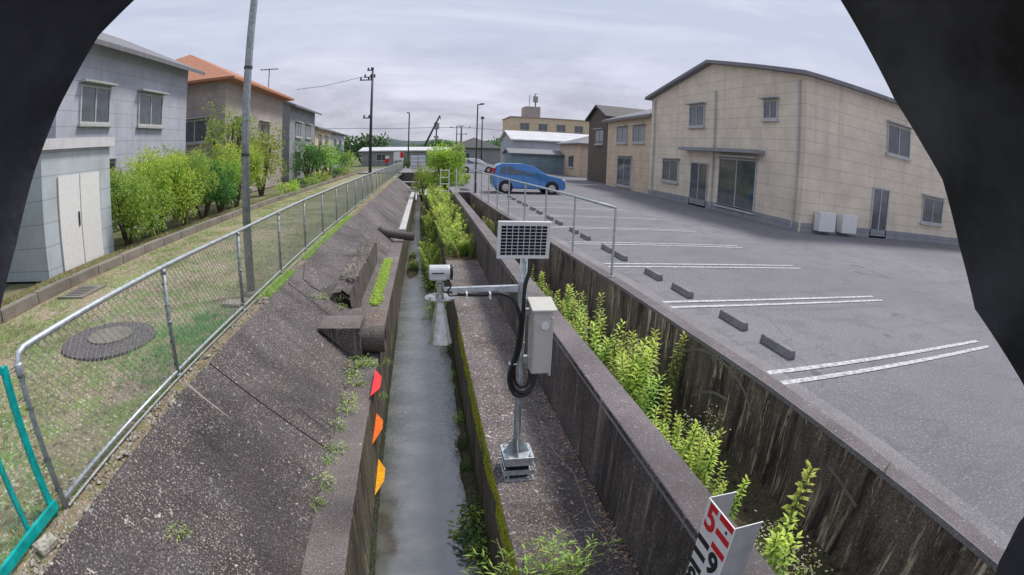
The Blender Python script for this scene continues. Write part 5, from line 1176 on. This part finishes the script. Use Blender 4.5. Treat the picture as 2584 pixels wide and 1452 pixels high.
# ------------------------------------------------------------------ ground cover
def blades(area, n, hgt, wd, name, mat, zf, seed=1, clus=4, cf=None):
    r_ = random.Random(seed); m = tip_mb(); x0, x1, y0, y1 = area; c = 0; tries = 0
    while c < n and tries < n * 6:
        tries += 1
        x = r_.uniform(x0, x1); y = y0 + (y1 - y0) * r_.random() ** 1.5
        if cf and not cf(x, y, r_): continue
        c += 1; z = zf(x, y)
        for k in range(clus):
            a = r_.random() * 6.283; h = hgt * r_.uniform(.5, 1.4); ln = r_.uniform(.2, .9); b = len(m.v); w2 = wd * r_.uniform(.6, 1.3); ox, oy = r_.gauss(0, .015), r_.gauss(0, .015)
            m.v += [(x + ox - w2 * math.sin(a), y + oy + w2 * math.cos(a), z), (x + ox + w2 * math.sin(a), y + oy - w2 * math.cos(a), z), (x + ox + h * ln * math.cos(a), y + oy + h * ln * math.sin(a), z + h)]
            ag = r_.random(); m.a += [ag * .3, ag * .3, ag]; m.f.append((b, b + 1, b + 2))
    o = m.build(name, mat); return tag(o, kind='stuff')
def inman(x, y): return ((x + 3.75) / 0.7) ** 2 + ((y - 4.98) / 0.7) ** 2 < 1
pz = lambda x, y: PATH - 0.02
blades((-6.2, -2.32, 1.0, 30), 26000, 0.04, 0.004, 'grass', M['grass'], pz, 1, 4, lambda x, y, r_: not inman(x, y) and nz(x, y, .9) + 0.5 * nz(x, y, 3.1) > r_.uniform(-.35, .25))
blades((-3.6, -2.34, 3.9, 6.9), 1500, 0.055, 0.0042, 'lush_grass', M['lush'], pz, 2, 4, lambda x, y, r_: math.exp(-((x + 2.6) / .5) ** 2 - ((y - 5.3) / .75) ** 2) * (0.75 + 1.3 * nz(x, y, 4.5) + 0.6 * nz(x, y, 11)) > r_.random() * .8)
blades((-2.32, -2.10, 6.0, 16), 1500, 0.05, 0.006, 'verge_grass', M['bright'], pz, 3, 4, lambda x, y, r_: nz(x * 2, y, .8, 3) > -0.25)
blades((-7.4, -6.5, 4, 40), 2600, 0.09, 0.008, 'verge_grass', M['grass'], pz, 6, 4)
m = tip_mb(); r_ = random.Random(8)
for k in range(9500):
    x = r_.uniform(-1.13, -0.74); y = r_.uniform(9.35, 13.6)
    if x > -0.81 + 0.09 * nz(0, y, 2.5): continue
    a = r_.random() * 6.283; m.leaf((x, y, LEDGE + r_.uniform(0, .05)), (math.cos(a), math.sin(a), r_.uniform(.2, 1.4)), (-math.sin(a), math.cos(a), 0), .045, .02, .4, r_.random())
tag(m.build('ledge_moss', M['bushleaf']), kind='stuff')
# mossy crust on the water side of the bench
m = MB(); r_ = random.Random(9)
for k in range(9000):
    y = 1.0 + 7.5 * r_.random() ** 1.3; z = LEDGE - 0.02 - 0.30 * r_.random() ** 1.4
    if nz(z * 3, y, 2.2, 4) + 0.62 < (LEDGE - z) * 2.2 + r_.uniform(-.15, .15): continue
    s_ = r_.uniform(.010, .026); x = 0.573
    q = [(x, y + s_ * math.cos(t) * r_.uniform(.6, 1.3), z + s_ * 1.6 * math.sin(t) * r_.uniform(.6, 1.3)) for t in (0, 1.2, 2.4, 3.7, 5.0)]
    for i in range(5): m.poly([q[i], (x - s_ * .55, y, z), q[(i + 1) % 5]])
tag(m.build('moss', M['mossy']), kind='stuff')
m = MB()
for side in (0, 1):
    for k in range(3600):
        y = 1.0 + 11 * r_.random() ** 1.4; hz = 0.30 * r_.random() ** 2
        x = -0.647 if side == 0 else 0.572; dx = 1 if side == 0 else -1; s_ = r_.uniform(.012, .035)
        q = [(x, y + s_ * math.cos(t) * r_.uniform(.6, 1.3), hz + s_ * math.sin(t)) for t in (0, 1.5, 3.1, 4.6)]
        for i in range(4): m.poly([q[i], (x + dx * s_ * .6, y, hz), q[(i + 1) % 4]])
tag(m.build('algae', M['algae']), kind='stuff')
# dead leaves lying on the bench against the parapet and by the outlet
m = tip_mb()
for k in range(620):
    if k < 430: y = 2.2 + 11 * r_.random() ** 1.1; x = 1.41 - abs(r_.gauss(0, .06)) - (0.07 if 7 < y < 11 else 0); z = LEDGE + .004
    elif k < 560: x, y, z = r_.uniform(-.95, -.68), r_.uniform(7.5, 9.2), LEDGE + .006
    else: x, y, z = r_.uniform(0.6, 1.35), 2.5 + 8 * r_.random(), LEDGE + .004
    a = r_.random() * 6.283; m.leaf((x, y, z), (math.cos(a), math.sin(a), .15), (-math.sin(a), math.cos(a), r_.uniform(-.3, .3)), r_.uniform(.02, .06), r_.uniform(.012, .03), -.1, r_.random())
tag(m.build('dead_leaves', M['dryleaf']), kind='stuff')
# gravel and clods in the dirt strip and over the path
m = MB()
for k in range(5200):
    if k < 2600: x = r_.uniform(-2.30, -2.08); y = 1.2 + 14 * r_.random() ** 1.7
    else:
        x = r_.uniform(-6.2, -2.32); y = 1.2 + 12 * r_.random() ** 1.4
        if inman(x, y): continue
    s_ = 0.005 + 0.018 * r_.random() ** 2.5; z = PATH - .012
    q = [(x + s_ * math.cos(t) * r_.uniform(.7, 1.3), y + s_ * math.sin(t) * r_.uniform(.7, 1.3), z) for t in (0, 1.3, 2.5, 3.8, 5)]
    tp = (x, y, z + s_ * 1.1)
    for i in range(5): m.poly([q[i], q[(i + 1) % 5], tp])
tag(m.build('gravel', M['stone']), kind='stuff')
# pale mineral veins on the bench and the retaining wall
def vein(pts_, r0, axis, mat=M['curb']):
    m = MB(); P_ = [Vector(p) for p in pts_]; out = []
    for a, b in zip(P_[:-1], P_[1:]):
        n_ = max(2, int((b - a).length / 0.035))
        for k in range(n_):
            p = a.lerp(b, k / n_); j = 0.012 * nz(p.x * 3 + p.z * 5, p.y * 7, 4)
            out.append(p + (Vector((j, 0, 0)) if axis == 'z' else Vector((0, j * 1.5, 0))))
    out.append(P_[-1]); return MB().tube(out, [r0 * (0.5 + 0.7 * abs(nz(i * .7, 1, 1)) * 2) for i in range(len(out))], 5)
cz_ = LEDGE - 0.001
for i, p in enumerate(([(1.20, 4.82), (1.20, 4.33), (1.30, 3.85), (1.28, 3.50), (1.26, 3.22), (1.29, 2.95), (1.30, 2.71)], [(0.87, 3.72), (0.93, 3.50), (1.00, 3.27)], [(0.90, 3.18), (1.05, 3.03), (1.09, 2.82)], [(1.05, 3.03), (1.12, 3.06), (1.24, 3.02)], [(0.93, 3.50), (1.00, 3.48), (1.07, 3.50)])):
    tag(vein([(x, y, cz_) for x, y in p], 0.005, 'z').build('mineral_vein', M['stone']), ['long pale crack vein along the right side of the bench', 'short pale vein just below the mast foot', 'pale forked vein on the near bench', 'small pale side vein of the forked one', 'tiny pale side vein below the mast foot'][i], 'crack')
for i, p in enumerate(([(3.11, 1.96, -1.82), (3.115, 1.99, -1.91), (3.11, 2.04, -2.03), (3.11, 2.02, -2.16)], [(3.099, 3.86, -2.76), (3.099, 3.85, -2.98), (3.099, 3.87, -3.25)], [(3.015, 6.04, -2.12), (3.01, 6.11, -2.34), (3.012, 6.08, -2.67)], [(3.10, 3.59, -2.04), (3.10, 3.60, -2.26)])):
    tag(vein([(wx(y) + 0.002, y, Z(z)) for x, y, z in p], 0.008, 'x').build('mineral_vein', M['stone']), ['white drip streak at the near end of the retaining wall', 'pale drip streak low on the retaining wall', 'pale drip streak high on the retaining wall beyond the weeds', 'faint drip streak near the top of the retaining wall'][i], 'crack')
m_arc = []
for i, p in enumerate(([(5.54, -2.37), (5.22, -2.15), (4.82, -2.0), (4.37, -2.0), (4.00, -2.12), (3.80, -2.31)], [(4.95, -2.62), (4.58, -2.40), (4.24, -2.34)], [(2.57, -2.19), (2.38, -2.23), (2.12, -2.31)])):
    m = MB()
    for off, wd_ in ((0.0, 0.026),):
        q = smooth([(wx(y), y, Z(z) - off) for y, z in p], 12)
        for k, (u, v_) in enumerate(zip(q[:-1], q[1:])):
            w1 = wd_ * (0.6 + abs(nz(k * .5, i, 2)) * 1.6); t_ = (v_ - u).normalized(); nn_ = Vector((0, -t_.z, t_.y)) * w1; dx_ = Vector((-0.003, 0, 0))
            m.poly([u + dx_ - nn_, v_ + dx_ - nn_, v_ + dx_ + nn_, u + dx_ + nn_])
    tag(m.build('scrape_mark', M['curb']), ['long pale arching scrape high on the retaining wall', 'short pale arching scrape under the long one', 'short straight scrape near the near end of the retaining wall'][i], 'mark')

# ------------------------------------------------------------------ dark foam lined weather hood of the camera mast (a real half tube on a bracket)
hd = empty('weather_hood', (0, 0, CAMZ - 0.2), 'dark foam lined weather hood curving past both sides of the view', 'hood')
rim = [(-0.79, 0.543, -0.286), (-0.742, 0.64, -0.198), (-0.718, 0.689, -0.099), (-0.687, 0.726, 0.021), (-0.647, 0.753, 0.124), (-0.581, 0.778, 0.241), (-0.522, 0.799, 0.299), (-0.402, 0.824, 0.398), (-0.215, 0.838, 0.501), (0.053, 0.821, 0.569), (0.323, 0.779, 0.538), (0.522, 0.719, 0.459), (0.627, 0.677, 0.384), (0.67, 0.664, 0.332), (0.719, 0.647, 0.254), (0.766, 0.621, 0.167), (0.809, 0.581, 0.093), (0.835, 0.548, 0.041), (0.859, 0.508, -0.065), (0.875, 0.456, -0.163), (0.913, 0.314, -0.262), (0.919, 0.226, -0.324), (0.903, 0.193, -0.385), (0.869, 0.206, -0.449), (0.837, 0.195, -0.511), (0.797, 0.15, -0.584)]
AX = Vector((0.17, 0.95, -0.25)).normalized(); O = Vector((0, 0, CAMZ))
R0 = 0.16
def ringpts(back, grow):
    out = []
    for d in rim:
        d = Vector(d); rad = d - AX * d.dot(AX); k = R0 / rad.length; p = d * k; rn = rad.normalized()
        out.append(O + p - AX * back + rn * grow)
    return out
m = MB(); stations = [(0.0, 0.0), (0.02, 0.003), (0.05, 0.0), (0.09, 0.004), (0.14, 0.002), (0.22, 0.0), (0.3, 0.0)]
ins = [ringpts(b_, g_ + 0.0) for b_, g_ in stations]; outs = [ringpts(b_, 0.022) for b_, g_ in stations]
n_ = len(rim)
for i, st_p in enumerate(ins):
    for j, p in enumerate(st_p): m.v.append(tuple(p + (p - O).normalized() * 0.004 * (nz(p.x * 30, p.y * 30, 1, p.z * 30) if i else 0.3 * nz(j * .9, 2))))
for st_p in outs: m.v += [tuple(p) for p in st_p]
S_ = len(stations)
for i in range(S_ - 1):
    for j in range(n_ - 1):
        a = i * n_ + j; m.f.append((a, a + 1, a + n_ + 1, a + n_)); b = (S_ + i) * n_ + j; m.f.append((b, b + n_, b + n_ + 1, b + 1))
for j in range(n_ - 1):
    m.f.append((j, S_ * n_ + j, S_ * n_ + j + 1, j + 1)); a = (S_ - 1) * n_ + j; b = (2 * S_ - 1) * n_ + j; m.f.append((a, a + 1, b + 1, b))
for i in range(S_ - 1):
    a = i * n_; b = (S_ + i) * n_; m.f.append((a, a + n_, b + n_, b)); a = i * n_ + n_ - 1; b = (S_ + i) * n_ + n_ - 1; m.f.append((a, b, b + n_, a + n_))
m.build('lining', M['hood'], hd)
MB().tube([tuple(O + Vector((0.0, -0.30, -0.1))), tuple(O + Vector((0.0, -0.40, -0.5))), (0, -0.42, LEDGE - 0.05)], 0.04, 12).build('support_pole', M['galv'], hd)
MB().box(-0.20, 0.20, -0.40, -0.34, CAMZ - 0.12, CAMZ - 0.06).build('bracket', M['galv'], hd)
MB().box(-0.75, 0.75, -0.52, -0.32, LEDGE - 0.005, LEDGE + 0.06).build('foot_beam', M['galv'], hd)
